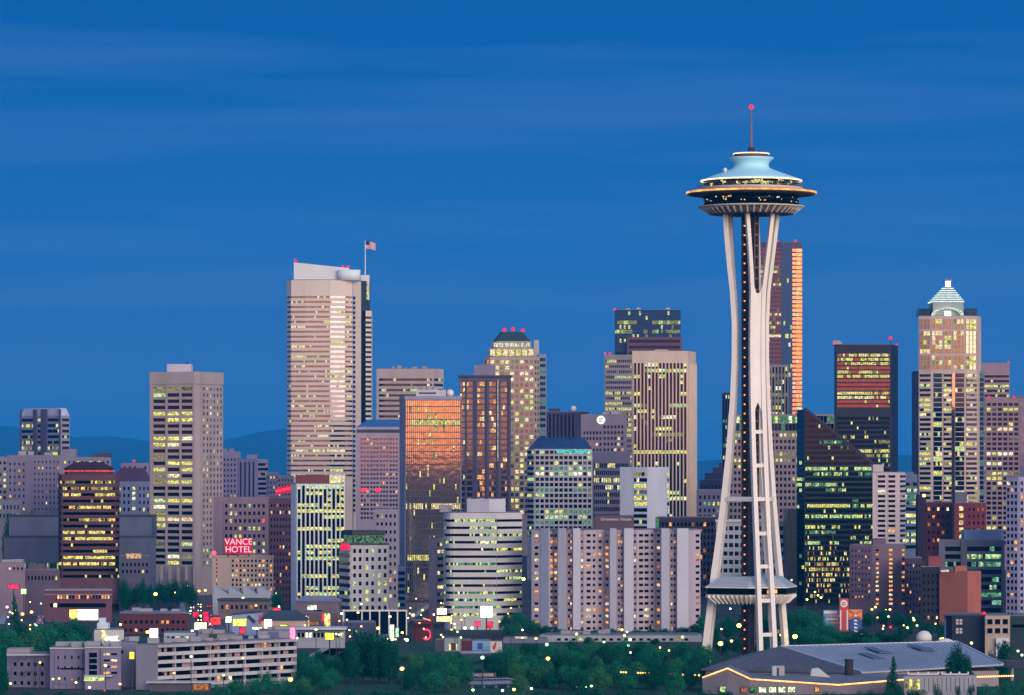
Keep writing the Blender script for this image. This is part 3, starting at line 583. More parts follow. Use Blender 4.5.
# behind the observation tower
t = b('office_tower', 'very tall dark tower with a fiery orange edge behind the observation tower', [(757, 0), (781.5, 0), (792.3, 1), (796, 2.2), (802.2, 4.6)], 4100, 242, (64, 44, 62), D=40, rec=.25, rough=.35)
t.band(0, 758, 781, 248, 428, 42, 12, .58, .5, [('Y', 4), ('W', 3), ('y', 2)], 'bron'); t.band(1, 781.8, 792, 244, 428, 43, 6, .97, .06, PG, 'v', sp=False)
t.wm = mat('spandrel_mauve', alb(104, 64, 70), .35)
t.band(2, 792.4, 795.9, 248, 428, 42, 2, .6, .2, [('W', 2)], 'amber'); t.band(3, 796.1, 802, 248, 428, 42, 3, .75, .12, [('W', 3), ('O', 1)], 'amber')  # orange edge: reflected sunset put into the amber glass colour
for px in (777.5, 795.5): t.beacon(px, 240.8, 6, 1.1)
t.units(3).done()
t = b('office_tower', 'grey ribbed tower with bright yellow bands at the foot of the orange-edged tower', [(764, 0), (788.5, 0)], 2900, 365, (132, 116, 118), D=28, rec=.5)
t.strips(0, 765, 788, 367, 425, 9, 7, .55, .6, PY, 'k', 1.1).done()
t = b('office_tower', 'thin dark tower seen between the observation tower and open sky', [(722, 0), (733, 0)], 2950, 392.6, (48, 46, 78), D=24)
t.strips(0, 722.5, 732.5, 395, 480, 14, 4, .5, .4, PG, 'k', .5).done()
t = b('office_tower', 'beige gridded block with two navy glass floors on top, behind the observation tower', [(728, 0), (834.5, 0)], 2500, 414.5, (142, 118, 120), D=30)
t.band(0, 729, 834, 415.5, 431, 2, 30, .9, .06, PG, 'b', mull=.15); t.grid(0, 729, 833, 432, 520, 14, 25, .58, .52, .34, [('Y', 4), ('G', 3), ('y', 2)], 'd', mode='floor'); t.units(4).done()
t = b('office_block', 'low white block with teal-lit windows seen through the observation tower legs', [(716, 0), (791, 0)], 1900, 521, (186, 178, 186), D=22)
t.grid(0, 717, 790, 524, 600, 9, 13, .72, .5, .34, PT, 'b', mode='floor'); t.block('cornice', 715.5, 791.5, 519.5, 522, -.9, .5, WHITE).done()
# sloped dark tower
t = b('office_tower', 'dark green glass tower with a long diagonal roofline, gold lights low down', [(796.8, 10), (804.5, 0), (873.2, 0)], 1850, 410, (22, 26, 32), D=36, rec=.12, rough=.35,
      top=lambda p: 0, roof=False, back=[(873, 36), (798, 46)])
bpy.data.objects.remove(t.wall)
def zsl(px): return t.z(409.5) if px <= 804.5 else t.z(409.5 + (px - 804.5) * (464.5 - 409.5) / (873.2 - 804.5))
xs = [796.8, 804.5, 873.2, 873, 798]; m = MB()
m.prism(t.pl, 0, lambda p: zsl((p[0] + t.ox) / (1850) * F + 512)); dk = mat('curtain_black', (.018, .024, .028), .3); t.wall = m.build('wall', dk, t.root); t.wm = mat('curtain_spandrel', (.014, .022, .022), .3)
m = MB(); f = t.fc(1); m.beam((*(Vector(t.pl[1])), zsl(804.5) + .5), (t.pl[2][0], t.pl[2][1], zsl(873.2) + .5), 1.4, 1.4, (0, 1, 0)); m.build('coping', mat('coping_brown', alb(62, 44, 54)), t.root)
rr = random.Random(8)
for k in range(36):
    y0 = 413 + k * 5.3; pxr = min(873, 804.5 + (y0 + 1.5 - 409.5) * 68.7 / 55) - 1.5 if y0 < 464 else 872.8
    dens = .1 if k < 4 else .55
    if pxr - 805 < 2: continue
    gold = 530 < y0 < 603; nb = max(2, int((pxr - 805) / (1.3 if gold else 2.0)))
    row = lights(rr, 1, nb, .58 if 440 < y0 < 530 else .15, [('G', 6), ('Y', 2), ('g', 3)], 'floor')
    if gold:  # gold reflections drawn as glowing panes, thinning outward
        for q in range(nb):
            px = 805 + (q + .5) * (pxr - 805) / nb; row[0][q] = rr.choice('YWOYyo') if rr.random() < .85 * math.exp(-((px - 826) / 19) ** 2 - ((y0 - 568) / 21) ** 2) else row[0][q]
    t.band(1, 805, pxr, y0, y0 + 5.3, 1, nb, .62, 0, PG, 'n' if k > 9 else 'r', mull=.14, lit=row)  # rows near the roofline: brownish reflection put into a rose glass tint
t.band(0, 797, 804.2, 416, 603, 34, 3, .6, .12, PG, 'n')
t.block('lower_wing', 787, 797, 509, 606, 4, 30, dk); t.done()
t = b('office_tower', 'black tower with rose mirrored upper floors and a dark belt course', [(834.2, 4), (836, 0), (891.5, 0), (898, 12)], 2300, 344.5, (28, 26, 40), D=34, rec=.15, rough=.35)
t.band(1, 837, 890, 353, 408, 13, 27, .66, .55, [('Y', 5), ('W', 2), ('y', 3)], 'rose', mull=.2, wm=None)  # upper floors: sunset reflection put into the rosy glass tint
t.band(1, 837, 890, 416, 500, 18, 27, .66, .28, [('Y', 4), ('G', 3), ('y', 3)], 'k', mull=.2); t.beacon(890.5, 338, 5, 1.6); t.beacon(835, 343.6, 1, .9); t.beacon(896.5, 344.6, 8, .9); t.units(3).done()
t = b('apartment_tower', 'white apartment tower with stacked window pairs beside the diagonal dark tower', [(872.6, 0), (899.5, 0), (905, 8)], 1760, 472.5, (190, 168, 172), D=20)
t.block('penthouse', 873, 883.5, 464.5, 472.7, .5, 9); t.grid(0, 877, 886, 474, 548, 15, 1, .82, .52, .10, PW, 'r'); t.grid(0, 887.5, 896, 474, 548, 15, 1, .82, .52, .10, PW, 'r'); t.band(1, 900, 905, 474, 548, 15, 2, .5, .1, PW).done()
t = b('office_block', 'blue-grey slab with green-lit strips squeezed beside the white apartment tower', [(900, 0), (917.5, 0)], 2150, 475, (92, 98, 128), D=20)
t.band(0, 901, 917, 481, 550, 11, 8, .55, .5, PG, 'b'); t.block('penthouse', 904, 914, 472, 475.2, 4, 10).done()
# postmodern tower with lit pyramid
t = b('office_tower', 'tall tan tower with arched gable and brightly lit stepped pyramid top', [(918.6, 3), (931, 0), (964.5, 0), (977.2, 3), (981, 12)], 2700, 316, (184, 156, 148), D=36, rec=.5)
for i, a, c, nb in ((0, 919.8, 930.6, 3), (1, 931.6, 942.6, 3), (1, 944, 951.5, 2), (1, 953, 964, 3), (2, 965.5, 976.6, 3)):
    for ya, yb, nf in ((319, 329, 2), (331, 353.5, 5), (355.5, 369.5, 3)): t.band(i, a, c, ya, yb, nf, nb, .9, .35, [('W', 3), ('Y', 2), ('y', 2)], 'm', sp=False, mull=.4)  # upper floors: pale gold reflection put into brighter glass and glowing panes
for i, a, c, nb, gl, de in ((0, 919.6, 930.6, 5, 'd', .4), (1, 933.4, 942, 4, 'b', .15), (1, 943.5, 951.6, 3, 'd', .4), (1, 955.2, 964.3, 4, 'c', .2), (2, 966, 976.8, 5, 'd', .35)):
    t.band(i, a, c, 373, 515, 29, nb, .55 if gl == 'd' else .85, de, PM, gl)
m = MB(); f = t.fc(1); t.fbox(f, f[3](952), f[3](954.6), -.1, 1.4, 0, t.z(373), m); m.build('bronze_pier', GL['gold'], t.root)
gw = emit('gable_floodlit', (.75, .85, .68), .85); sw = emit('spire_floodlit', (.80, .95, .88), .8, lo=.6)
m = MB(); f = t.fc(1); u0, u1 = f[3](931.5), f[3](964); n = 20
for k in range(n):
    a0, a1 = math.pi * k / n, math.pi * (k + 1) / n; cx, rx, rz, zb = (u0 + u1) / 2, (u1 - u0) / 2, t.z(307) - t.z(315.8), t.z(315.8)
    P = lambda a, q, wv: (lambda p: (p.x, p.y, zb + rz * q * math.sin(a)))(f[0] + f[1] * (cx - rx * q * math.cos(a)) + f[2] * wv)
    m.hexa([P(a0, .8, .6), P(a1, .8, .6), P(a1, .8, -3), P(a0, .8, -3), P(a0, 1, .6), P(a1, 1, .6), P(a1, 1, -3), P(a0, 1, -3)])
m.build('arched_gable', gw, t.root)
t.block('gable_window', 944.5, 951, 311, 315.8, -.2, 1.5, LIT['P']); t.block('crown', 933, 963.5, 302, 316.2, 3, 30, mat('crown_tan', alb(150, 150, 150)))
for a, c in ((918.9, 930), (965.5, 977)): t.block('corner_pavilion', a, c, 308.5, 316.2, 5, 26, GL['b'])
for k in range(7):
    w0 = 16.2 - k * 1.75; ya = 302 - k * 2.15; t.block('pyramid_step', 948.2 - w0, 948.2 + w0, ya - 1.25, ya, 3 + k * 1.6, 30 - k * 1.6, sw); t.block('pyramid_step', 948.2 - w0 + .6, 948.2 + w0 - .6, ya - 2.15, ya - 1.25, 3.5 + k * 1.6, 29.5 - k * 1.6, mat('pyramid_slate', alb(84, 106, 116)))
t.block('lantern', 946, 950.8, 281, 287.4, 14, 18, emit('lantern_white', (1, .97, .9), 2.2, lo=1)); t.beacon(946.2, 280, 14, .7); t.beacon(951, 280, 14, .7)
t.block('side_wing', 977.6, 984.6, 371, 520, 9, 34, mat('wing_glassy', alb(108, 110, 134)))
for k in range(29): t.block('wing_window', 979.2, 983.6, 373 + k * 4.9, 376.6 + k * 4.9, 8.7, 9.2, GL['b'] if k % 6 else LIT['g'])
t.block('side_wing', 915.6, 918.8, 371, 520, 8, 34, mat('wing_dusk', alb(70, 68, 96))); t.done()
t = b('office_tower', 'plain mauve banded tower with a blank attic beside the pyramid-topped tower', [(981, 0), (1009.7, 0)], 2950, 363, (142, 112, 120), D=30)
t.band(0, 982, 1009, 374, 480, 22, 12, .5, .4, [('Y', 4), ('G', 2), ('O', 1)], 'd'); t.beacon(1008.5, 362, 3, .9).done()
t = b('office_tower', 'mauve gridded tower with an orange-lit corner at the photo edge', [(985, 0), (1019.5, 0), (1032, 14)], 2500, 398.7, (138, 108, 116), D=30)
t.grid(0, 986, 1019, 402, 545, 29, 6, .74, .62, .30, PY, 'd', mode='floor')
m = MB(); f = t.fc(1); t.fbox(f, 0.3, f[4] - .3, -.1, .25, 0, t.z(400), m); m.build('corner_pier', GL['gold'], t.root); t.beacon(989, 397, 3, 1.2); t.beacon(1014, 397, 3, 1.2).done()
t = b('office_tower', 'dusky slab just inside the photo edge behind the gridded tower', [(1010, 0), (1060, 0)], 3000, 396, (104, 96, 126), D=30); t.grid(0, 1011, 1059, 399, 470, 15, 12, .6, .5, .2, PM).done()
# right: brick blocks
t = b('apartment_block', 'dark red brick block with rows of small dimly lit windows', [(918, 0), (952.5, 0)], 1950, 502.5, (96, 40, 52), D=20)
t.block('stair_tower', 917.6, 926, 494.6, 560, -1.2, 8, mat('brick_dusk', alb(50, 34, 50))); t.grid(0, 926.5, 950, 505, 552, 6, 5, .5, .42, .45, [('o', 3), ('W', 1), ('O', 2)], 'r').done()
t = b('apartment_block', 'red brick block with one bright yellow stair-window column', [(954.5, 0), (986, 0)], 1930, 503, (108, 44, 54), D=20)
t.block('penthouse', 955, 967, 492, 503.2, 1, 9, mat('pent_slate', alb(96, 88, 110))); t.grid(0, 959, 963.5, 505, 540, 5, 1, .9, .6, 1, [('Y', 2), ('W', 2)], relief=False); t.grid(0, 967, 985, 506, 540, 5, 4, .4, .45, .25, [('o', 3), ('W', 1)], 'r').done()
t = b('apartment_tower', 'pale blue gridded apartment tower cut by the photo edge', [(1006, 4), (1018.5, 0), (1045, 3)], 1700, 477, (150, 138, 168), D=20, back=[(1045, 26), (1007, 26)])
t.grid(0, 1006.5, 1018, 480, 618, 21, 3, .7, .55, .14, PW, 'b'); t.grid(1, 1019.5, 1044, 480, 618, 21, 6, .62, .55, .14, [('W', 2), ('O', 2)], 'c').done()
t = b('office_block', 'concrete-framed office block with wide bays of green-lit glass', [(938.5, 0), (1004.5, 0)], 1740, 540.6, (110, 100, 118), D=22, rec=.8)
t.block('penthouse', 964, 1004, 530, 540.8, 5, 16, mat('pent_sky', alb(120, 134, 172))); t.band(0, 945, 960.5, 545, 614, 9, 7, .6, .75, PT, 'n'); t.band(0, 967, 1001, 545, 614, 9, 15, .6, .8, PT, 'n')
for a, c in ((938.6, 944.8), (960.7, 966.8), (1001.2, 1004.4)): f = t.fc(0); t.fbox(f, f[3](a), f[3](c), -.1, 1.2, 0, t.z(541), t.cl)
t.done()
t = b('warehouse', 'windowless orange brick block with a raised stair head, catching the last light', [(939.5, 8), (967.5, 0), (981, 9)], 1600, 572, (164, 92, 80), D=18, var=.2)
t.block('stair_head', 955, 967, 566, 572.2, 3, 9); t.block('roof_sign', 941, 949, 570, 571.9, 2, 3, WHITE); t.done()
t = b('apartment_block', 'near-black brick block with a russet top, joined to the orange brick wall', [(921, 0), (939.8, 0)], 1610, 567, (44, 38, 48), D=18)
t.block('russet_top', 928.5, 942, 556.5, 567.2, 3, 12, mat('russet_brick', alb(130, 70, 70))); t.grid(0, 922, 939, 572, 628, 8, 4, .4, .4, .05, PW, 'k').done()
t = b('apartment_block', 'dusky mauve block with three orange windows beside the twin-column flats', [(904.5, 0), (922, 0)], 1640, 558, (70, 56, 76), D=18)
t.grid(0, 906, 921, 562, 622, 9, 5, .4, .42, .16, [('O', 3), ('W', 1)], 'k').done()
t = b('apartment_block', 'brown apartment tower with two glowing columns of orange balcony lights', [(849.5, 4), (872, 0), (875, 0), (905, 3)], 1660, 545.5, (108, 84, 102), D=20)
t.block('lift_room', 873, 886, 538.5, 545.7, 2, 10); t.grid(3 - 1, 875.5, 879, 548, 606, 13, 1, .8, .45, .7, [('O', 2), ('W', 1)], relief=False)
t.grid(2, 888.5, 893, 548, 606, 13, 1, .8, .5, 1, [('O', 3), ('W', 2)], relief=False, part='balcony_window'); t.grid(2, 901.5, 905, 548, 606, 13, 1, .8, .45, .5, [('O', 2)], relief=False)
t.grid(0, 851, 871, 548, 600, 9, 6, .4, .42, .12, [('O', 3), ('W', 1)], 'k'); t.grid(0, 857, 860, 549, 600, 10, 1, .9, .5, .7, [('O', 2), ('W', 1)], relief=False).done()
# striped black and white tower and its neighbours
t = b('hotel', 'beige brick hotel with green-lit rows carrying the red neon sign', [(213.5, 2), (222, 2), (268.5, 0)], 1850, 497.6, (128, 104, 120), D=20)
t.grid(1, 224, 266, 502, 570, 9, 9, .5, .45, .34, [('G', 4), ('Y', 4), ('W', 2), ('R', .4)], 'r').done()
t = b('hotel', 'pale cream block with a blank end wall below the red neon hotel sign', [(212.5, 0), (273.5, 0)], 1790, 556.4, (178, 148, 140), D=20)
t.grid(0, 231, 273, 558.5, 592, 7, 11, .5, .52, .30, [('W', 3), ('O', 3), ('Y', 1)], 'r'); t.grid(0, 216, 217.5, 558, 590, 8, 1, .8, .4, .1, PW, relief=False); t.block('cornice', 212, 274, 555.4, 557, -.6, .4); t.units(4).done()
t = b('apartment_block', 'dark brick block with a scatter of orange windows beneath the rooftop red neon', [(268, 0), (292.5, 0)], 1900, 498, (86, 58, 76), D=18)
t.grid(0, 270, 291, 502, 606, 15, 7, .45, .45, .22, [('O', 3), ('W', 3), ('o', 2)], 'k').done()
t = b('office_tower', 'black and white striped tower with slim full-height fins and a brown roof box', [(291, 5), (296, 0), (345, 0)], 1760, 484, (198, 192, 204), D=22, back=[(345, 24), (292, 28)])
t.strips(1, 297, 344.6, 485.5, 598, 19, 11, .66, .78, [('Y', 5), ('G', 4)], 'k', .8); t.block('penthouse', 295.5, 329, 475, 484.2, 1, 14, mat('pent_russet', alb(112, 62, 60)))
t.block('roof_lounge', 329.2, 344.8, 475, 484.2, .5, 12)
for k in range(4): t.block('lounge_window', 330.2 + k * 3.7, 333 + k * 3.7, 477, 483, .2, .7, LIT['W'] if k < 3 and k else LIT['Y'])
t.done()
t = b('office_block', 'white concrete block with paired square windows and a green-lit rooftop lounge', two(339, 350.3, 388.5, 1640, 66)[:0] + [(339, 14), (350.3, 0), (388.5, 4)], 1640, 544.5, (198, 186, 188), D=20, rec=.35)
for a in (351, 363.5, 376): t.grid(1, a + .6, a + 11.8, 547, 612, 8, 2, .5, .5, .28, [('Y', 3), ('G', 3)], 'd')
t.band(0, 339.5, 350, 552, 612, 8, 4, .5, .1, PY, 'd'); t.ring('roof_cap', 530.5, 535.5, .86, DARKM); m = MB()
t.ring('rooftop_lounge', 535.4, 544.6, .82, emit('lounge_green', (.20, .42, .22), .38, lo=.03)); t.ring('roof_overhang', 543.2, 545.2, 1.02, mat('overhang_brown', alb(92, 70, 80))); t.done()
t = b('office_block', 'plain grey block with small square windows behind the white concrete block', [(374, 0), (398, 0)], 1800, 509.6, (138, 124, 140), D=18)
t.grid(0, 375.5, 397, 512, 600, 11, 5, .48, .42, .14, [('G', 3), ('O', 1)], 'd').done()
t = b('office_block', 'blue glass annex between the white block and the bronze tower', [(388, 0), (406, 0)], 1830, 568, (70, 84, 120), D=16); t.band(0, 389, 405, 570, 608, 6, 6, .6, .15, PG, 'b').done()
# banded white office with a rounded corner
arc = [(444 + 9 * (1 - math.cos(q * math.pi / 10)), 9 * (1 - math.sin(q * math.pi / 10))) for q in range(5)]
t = b('office_block', 'white office block with dark ribbon windows and a rounded corner', arc + [(453, 0), (496.5, 0), (522, 9)], 1580, 513, (192, 180, 182), D=26, back=[(521, 42), (446, 42)])
for i in range(len(arc)): t.band(i, t.px[i], t.px[i + 1], 517, 618, 14, 2, .36, .12, PG)
t.band(len(arc), 453, 496.4, 517, 618, 14, 26, .36, .55, PG); t.band(len(arc) + 1, 496.6, 521.8, 517, 618, 14, 14, .36, .45, PG)
t.block('penthouse', 467, 489, 499, 513.2, 6, 22, mat('pent_lav', alb(168, 160, 178))); t.block('penthouse', 489.1, 505.5, 499, 513.2, 9, 22, mat('pent_light', alb(194, 186, 196))); t.units(3).done()  # one penthouse, its shaded and lit faces put into two colours
t = b('office_block', 'narrow pinkish annex with a windowed flank beside the rounded white office', [(428.5, 5), (436.5, 0), (447, 10)], 1640, 538.5, (168, 140, 146), D=18)
t.band(1, 437.5, 444.5, 541, 612, 10, 3, .45, .5, PY).done()
# zig-zag apartment house
zz = [(531.5, 7), (541, 5), (549.5, 1.5), (553, 6), (558.3, 2), (566, 0), (567, 3), (572, 3), (573, 0), (580.5, 0), (584, 5), (604, 8), (610, 1), (616.5, 0), (617.5, 3), (623, 3), (624, 0), (633.5, 0), (637, 5), (655, 9), (661.5, 1), (669.5, 0), (670.5, 3.5), (676, 3.5), (677, 0), (688.5, 0), (693, 3), (700.5, 6)]
t = b('apartment_house', 'broad lavender apartment house with zig-zag bays and many orange windows', zz, 1560, 530.3, (172, 152, 166), D=22, var=.08, back=[(699, 34), (533, 34)])
def col(i, px, wd, de):
    i = max(k for k in range(len(zz) - 1) if zz[k][0] <= px)
    t.grid(i, px - wd / 2, px + wd / 2, 532.5, 632, 16, 1, .8, .42, de, [('O', 4), ('W', 3), ('o', 2)], 'd', relief=False)
for i, px, wd, de in ((0, 536.5, 4.5, .45), (1, 547, 3.2, .3), (2, 551.5, 3.0, .4), (3, 555.8, 3.2, .35), (6, 569, 2.6, .25), (6, 571, 1.6, .3), (10, 582, 2.6, .35), (11, 588.5, 5, .12), (11, 594, 3, .1), (11, 600, 3.6, .3), (12, 607, 3.6, .6), (15, 618.9, 2.2, .3), (15, 621.7, 2.0, .3),
                      (18, 635, 2.4, .35), (19, 641, 5, .1), (19, 646.5, 5, .12), (19, 652, 3, .1), (20, 658.5, 3.6, .35), (22, 671.7, 2.0, .25), (22, 674.6, 2.2, .3), (25, 685.5, 2.6, .5), (27, 697.5, 4.4, .4)): col(i, px, wd, de)
sl_ = mat('pier_lavender', alb(186, 176, 190), var=.06)
for i, (pq, dq) in enumerate(zz[:-1]):
    if (pq in (558.3, 573, 610, 624, 661.5, 677, 541)): f = t.fc(i); m = MB(); t.fbox(f, .05, f[4] - .05, -.1, .28, 0, t.H + .8, m); m.build('pier_slab', sl_, t.root)
t.block('roof_room', 595, 634, 515.5, 530.5, 8, 18, mat('roof_room_brown', alb(92, 70, 80)))
lv = mat('letters_pale', alb(205, 196, 215), .5, var=.02)
text('Grosvenor House', 'lettering', 4.1 * 1568 / F, lv, t.root, (X(616, 1568) - t.ox, 7.85, t.z(519.5)), sx=1.02); t.done()
t = b('warehouse', 'long low white wall with a flat roof in front of the zig-zag apartment house', [(540, 0), (702, 0)], 1470, 635.5, (160, 152, 158), D=20, var=.2)
t.grid(0, 555, 690, 637.5, 641.5, 1, 18, .5, .6, .06, PM).units(6, 1.5).done()
# ------------------------------------------------------------------ observation tower
def needle():
    Y0, cx = 1300.0, X(751.3, 1300)
    rt = thing('observation_tower', 'white three-legged observation tower with saucer top, taller than the whole skyline', 'tower', (cx, Y0, 0))
    zz = lambda py: Z(py, Y0)
    white = mat('tower_white', (.80, .76, .71), .5, var=.05, scale=.3); under = mat('tower_cream', (.62, .55, .50), .6, var=.08)
    core = mat('core_steel', (.030, .030, .034), .6); rust = mat('lift_track', (.22, .13, .12), .6); blue = mat('saucer_roof_paint', (.42, .76, .84), .45, var=.04)  # floodlight on the saucer roof put into its bright aqua base colour
    ring_l = emit('halo_light', (1.0, .44, .11), .95, scale=.3, lo=.5); rim_l = emit('rim_light', (1.0, .78, .45), 1.2, lo=.7); bulb = emit('stair_bulb', (1.0, .30, .10), 1.2, lo=1)
    A = R(17)
    def P(az, r, t, z):                     # az from straight towards the camera, positive to the right
        n = Vector((math.sin(az), -math.cos(az))); s = Vector((math.cos(az), math.sin(az))); q = n * r + s * t; return Vector((q.x, q.y, z))
    prof = [(0, 15.3, 2.5), (12, 14.0, 2.4), (29, 12.0, 2.25), (42, 10.2, 2.1), (54, 8.7, 2.05), (70, 7.0, 2.0), (87, 5.75, 1.95), (100, 5.2, 1.9), (112, 5.2, 1.9), (123, 5.9, 2.0), (131, 6.7, 2.7), (140, 7.4, 3.6), (149, 7.9, 4.5)]
    def at(z):
        for (a, r0, t0), (c, r1, t1) in zip(prof, prof[1:]):
            if z <= c: k = (z - a) / (c - a); return r0 + (r1 - r0) * k, t0 + (t1 - t0) * k
        return prof[-1][1:]
    for az in (A, A + R(120), A - R(120)):
        sd = (math.cos(az), math.sin(az), 0)
        leg = MB()
        for sg in (-1, 1):                  # each leg: two tapering box girders, one continuous surface each
            zs = [i * 149 / 40 for i in range(41)]; base = len(leg.v)
            for z in zs:
                r, t = at(z); wv = 1.42 if z < 90 else 1.42 - .2 * min(1, (z - 90) / 50); d = 2.3 - .7 * min(1, z / 120)
                for a, c in ((-.5, .5), (.5, .5), (.5, -.5), (-.5, -.5)): leg.v.append(tuple(P(az, r + c * d, sg * t + a * wv, z)))
            for k in range(40):
                for q in range(4): j = (q + 1) % 4; leg.f.append((base + 4 * k + q, base + 4 * k + j, base + 4 * k + 4 + j, base + 4 * k + 4 + q)); leg.m.append(0)
            leg.f.append((base + 3, base + 2, base + 1, base)); leg.m.append(0); leg.f.append(tuple(base + 160 + q for q in range(4))); leg.m.append(0)
        lo = leg.build('leg', white, rt)
        web = MB(); zs = [86 + i * 41 / 24 for i in range(25)]          # plate that joins the pair at the waist, arched at both ends
        for k in range(24):
            z0, z1 = zs[k], zs[k + 1]; (r0, t0), (r1, t1) = at(z0), at(z1)
            web.hexa([P(az, r0 + .4, -t0 + .3, z0), P(az, r0 + .4, t0 - .3, z0), P(az, r0 - .4, t0 - .3, z0), P(az, r0 - .4, -t0 + .3, z0), P(az, r1 + .4, -t1 + .3, z1), P(az, r1 + .4, t1 - .3, z1), P(az, r1 - .4, t1 - .3, z1), P(az, r1 - .4, -t1 + .3, z1)]) if 86 <= z0 < 121 else None
        for up, z0, hgt in ((1, 121, 6.0), (-1, 86, 6.0)):               # curved haunches
            for sg in (-1, 1):
                for k in range(10):
                    a0, a1 = k / 10, (k + 1) / 10; f0, f1 = math.sqrt(1 - a0 ** 2), math.sqrt(1 - a1 ** 2)
                    za, zb = z0 + up * hgt * a0, z0 + up * hgt * a1; (ra, ta), (rb, tb) = at(za), at(zb)
                    ia, ib = (ta - .4) * (1 - (1 - f0)), (tb - .4) * (1 - (1 - f1))
                    q = [P(az, ra + .38, sg * (ta - .3), za), P(az, ra + .38, sg * (ta - .4 - (ta - .6) * (1 - math.sin(math.acos(min(1, a0))) if False else 0) - (ta - .5) * (1 - a0) ** 2), za)]
                    q2 = [P(az, rb + .38, sg * (tb - .3), zb), P(az, rb + .38, sg * (tb - .4 - (tb - .5) * (1 - a1) ** 2), zb)]
                    nn = Vector((math.sin(az), -math.cos(az), 0)) * .76
                    web.hexa([q[0], q[1], q[1] - nn, q[0] - nn, q2[0], q2[1], q2[1] - nn, q2[0] - nn])
        rot_normals(web.build('web_plate', white, lo))
        for z in (76.5, 65.5, 54.5, 43.3, 32.6, 21.5, 10.5):
            r, t = at(z); m = MB(); m.beam(P(az, r, -t + .5, z), P(az, r, t - .5, z), 1.2, 1.2, (0, 0, 1)); m.build('rung', white, lo)
    r, t = at(54.5); ps = []
    for az in (A, A + R(120), A - R(120)): ps.append(az)
    for k in range(3):
        m = MB(); m.beam(P(ps[k], r, t, 54.5), P(ps[(k + 1) % 3], r, -t, 54.5), 1.5, 1.0, (0, 0, 1)); m.build('ring_beam', white, rt)
    # core: open steel lattice round the lift shafts
    m = MB(); n = 6
    for k in range(n):
        a = 2 * math.pi * k / n + .3; x, y = 2.7 * math.cos(a) - .4, 2.7 * math.sin(a); m.tube((x, y, 0), (x, y, 149), .34, n=5)
        a2 = 2 * math.pi * (k + 1) / n + .3; x2, y2 = 2.7 * math.cos(a2) - .4, 2.7 * math.sin(a2)
        for q in range(48):
            z = q * 3.1; m.beam((x, y, z), (x2, y2, z), .3, .3, (0, 0, 1)); m.beam((x, y, z), (x2, y2, z + 3.1), .2, .2, (0, 0, 1))
    m.build('lattice_core', core, rt)
    m = MB(); m.tube((-.4, .3, 0), (-.4, .3, 149), 2.15, n=12); m.build('lift_shaft', mat('shaft_dark', (.022, .022, .026), .6), rt)
    m = MB()
    for x in (1.0, 2.3): m.beam((x, -2.75, 6), (x, -2.75, 149), .22, .22, (1, 0, 0))
    for q in range(40): m.beam((1.0, -2.75, 8 + q * 3.6), (2.3, -2.75, 8 + q * 3.6), .5, .3, (0, 0, 1))
    m.build('lift_track_frame', rust, rt)
    bm_ = MB(); bm_.ball((0, 0, 0), .3, nu=8, nv=5); bme = bm_.mesh('stair_light', bulb, True)
    for q in range(46):
        z = 5.5 + q * 3.08
        link('stair_light', bme, rt, (-2.35, -2.55, z))
    # lower lounge
    hx = [(-8, 13.4), (52, 14.4), (112, 16.6), (172, 14.4), (232, 14.4), (292, 16.6)]
    def ply(k): return [tuple(P(R(a), r * k, 0, 0))[:2] for a, r in hx]
    lounge = MB(); lounge.prism(ply(1.0), zz(586.2), zz(576.0), 0, ply(.66)); lg = lounge.build('lounge_roof', mat('lounge_roof_grey', (.36, .40, .44), .5, var=.08), rt); rot_normals(lg)
    m = MB(); m.prism(ply(1.01), zz(587.2), zz(586.2) - .02); m.build('lounge_fascia', white, rt)
    m = MB(); m.prism(ply(.95), zz(593.6), zz(587.2)); m.build('lounge_glazing', GL['k'], rt)
    for a in (27, 36):                       # two dining-room lights behind the glass
        q = P(R(a), 12.0 if a > 30 else 11.75, 0, zz(590.4)); m = MB(); m.beam(q - Vector((.8, .3, 0)), q + Vector((.8, .3, 0)), 1.3, .2, (0, 0, 1)); m.build('dining_light', LIT['O'], rt)
    m = MB(); m.prism(ply(.74), zz(602.5), zz(593.6) - .02, 0, ply(1.0)); rot_normals(m.build('lounge_soffit', white, rt))
    for k in range(6):
        a0, a1 = R(hx[k][0]), R(hx[(k + 1) % 6][0])
        for q in range(9):
            t = (q + .5) / 9; o = P(a0, hx[k][1] - .1, 0, 0) * (1 - t) + P(a1, hx[(k + 1) % 6][1] - .1, 0, 0) * t; i = o * .81
            m = MB(); m.beam((o.x, o.y, zz(595.0)), (i.x, i.y, zz(602.5)), .35, .9, (-(o.y), o.x, 0)); m.build('soffit_fin', white, rt)
    # saucer
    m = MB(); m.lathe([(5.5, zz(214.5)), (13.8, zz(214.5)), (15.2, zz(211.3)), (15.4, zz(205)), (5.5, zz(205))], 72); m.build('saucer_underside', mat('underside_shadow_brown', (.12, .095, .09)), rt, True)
    m = MB(); m.lathe([(15.6, zz(208.6)), (17.5, zz(207.6)), (17.5, zz(206.6)), (15.6, zz(206.2))], 72); rot_normals(m.build('saucer_rim', under, rt, True))
    fin = MB(); fin.hexa([(-.28, -13.9, zz(214.4)), (.28, -13.9, zz(214.4)), (.28, -13.2, zz(214.0)), (-.28, -13.2, zz(214.0)), (-.28, -17.45, zz(207.0)), (.28, -17.45, zz(207.0)), (.28, -15.1, zz(206.6)), (-.28, -15.1, zz(206.6))])
    fme = fin.mesh('saucer_fin', white)
    for k in range(44): link('saucer_fin', fme, rt, rz=2 * math.pi * k / 44)
    m = MB(); m.lathe([(13, zz(205.8)), (15.6, zz(205.8)), (15.9, zz(195.2)), (13, zz(195.2))], 72); m.build('restaurant_glazing', GL['k'], rt, True)
    rng = random.Random(3)
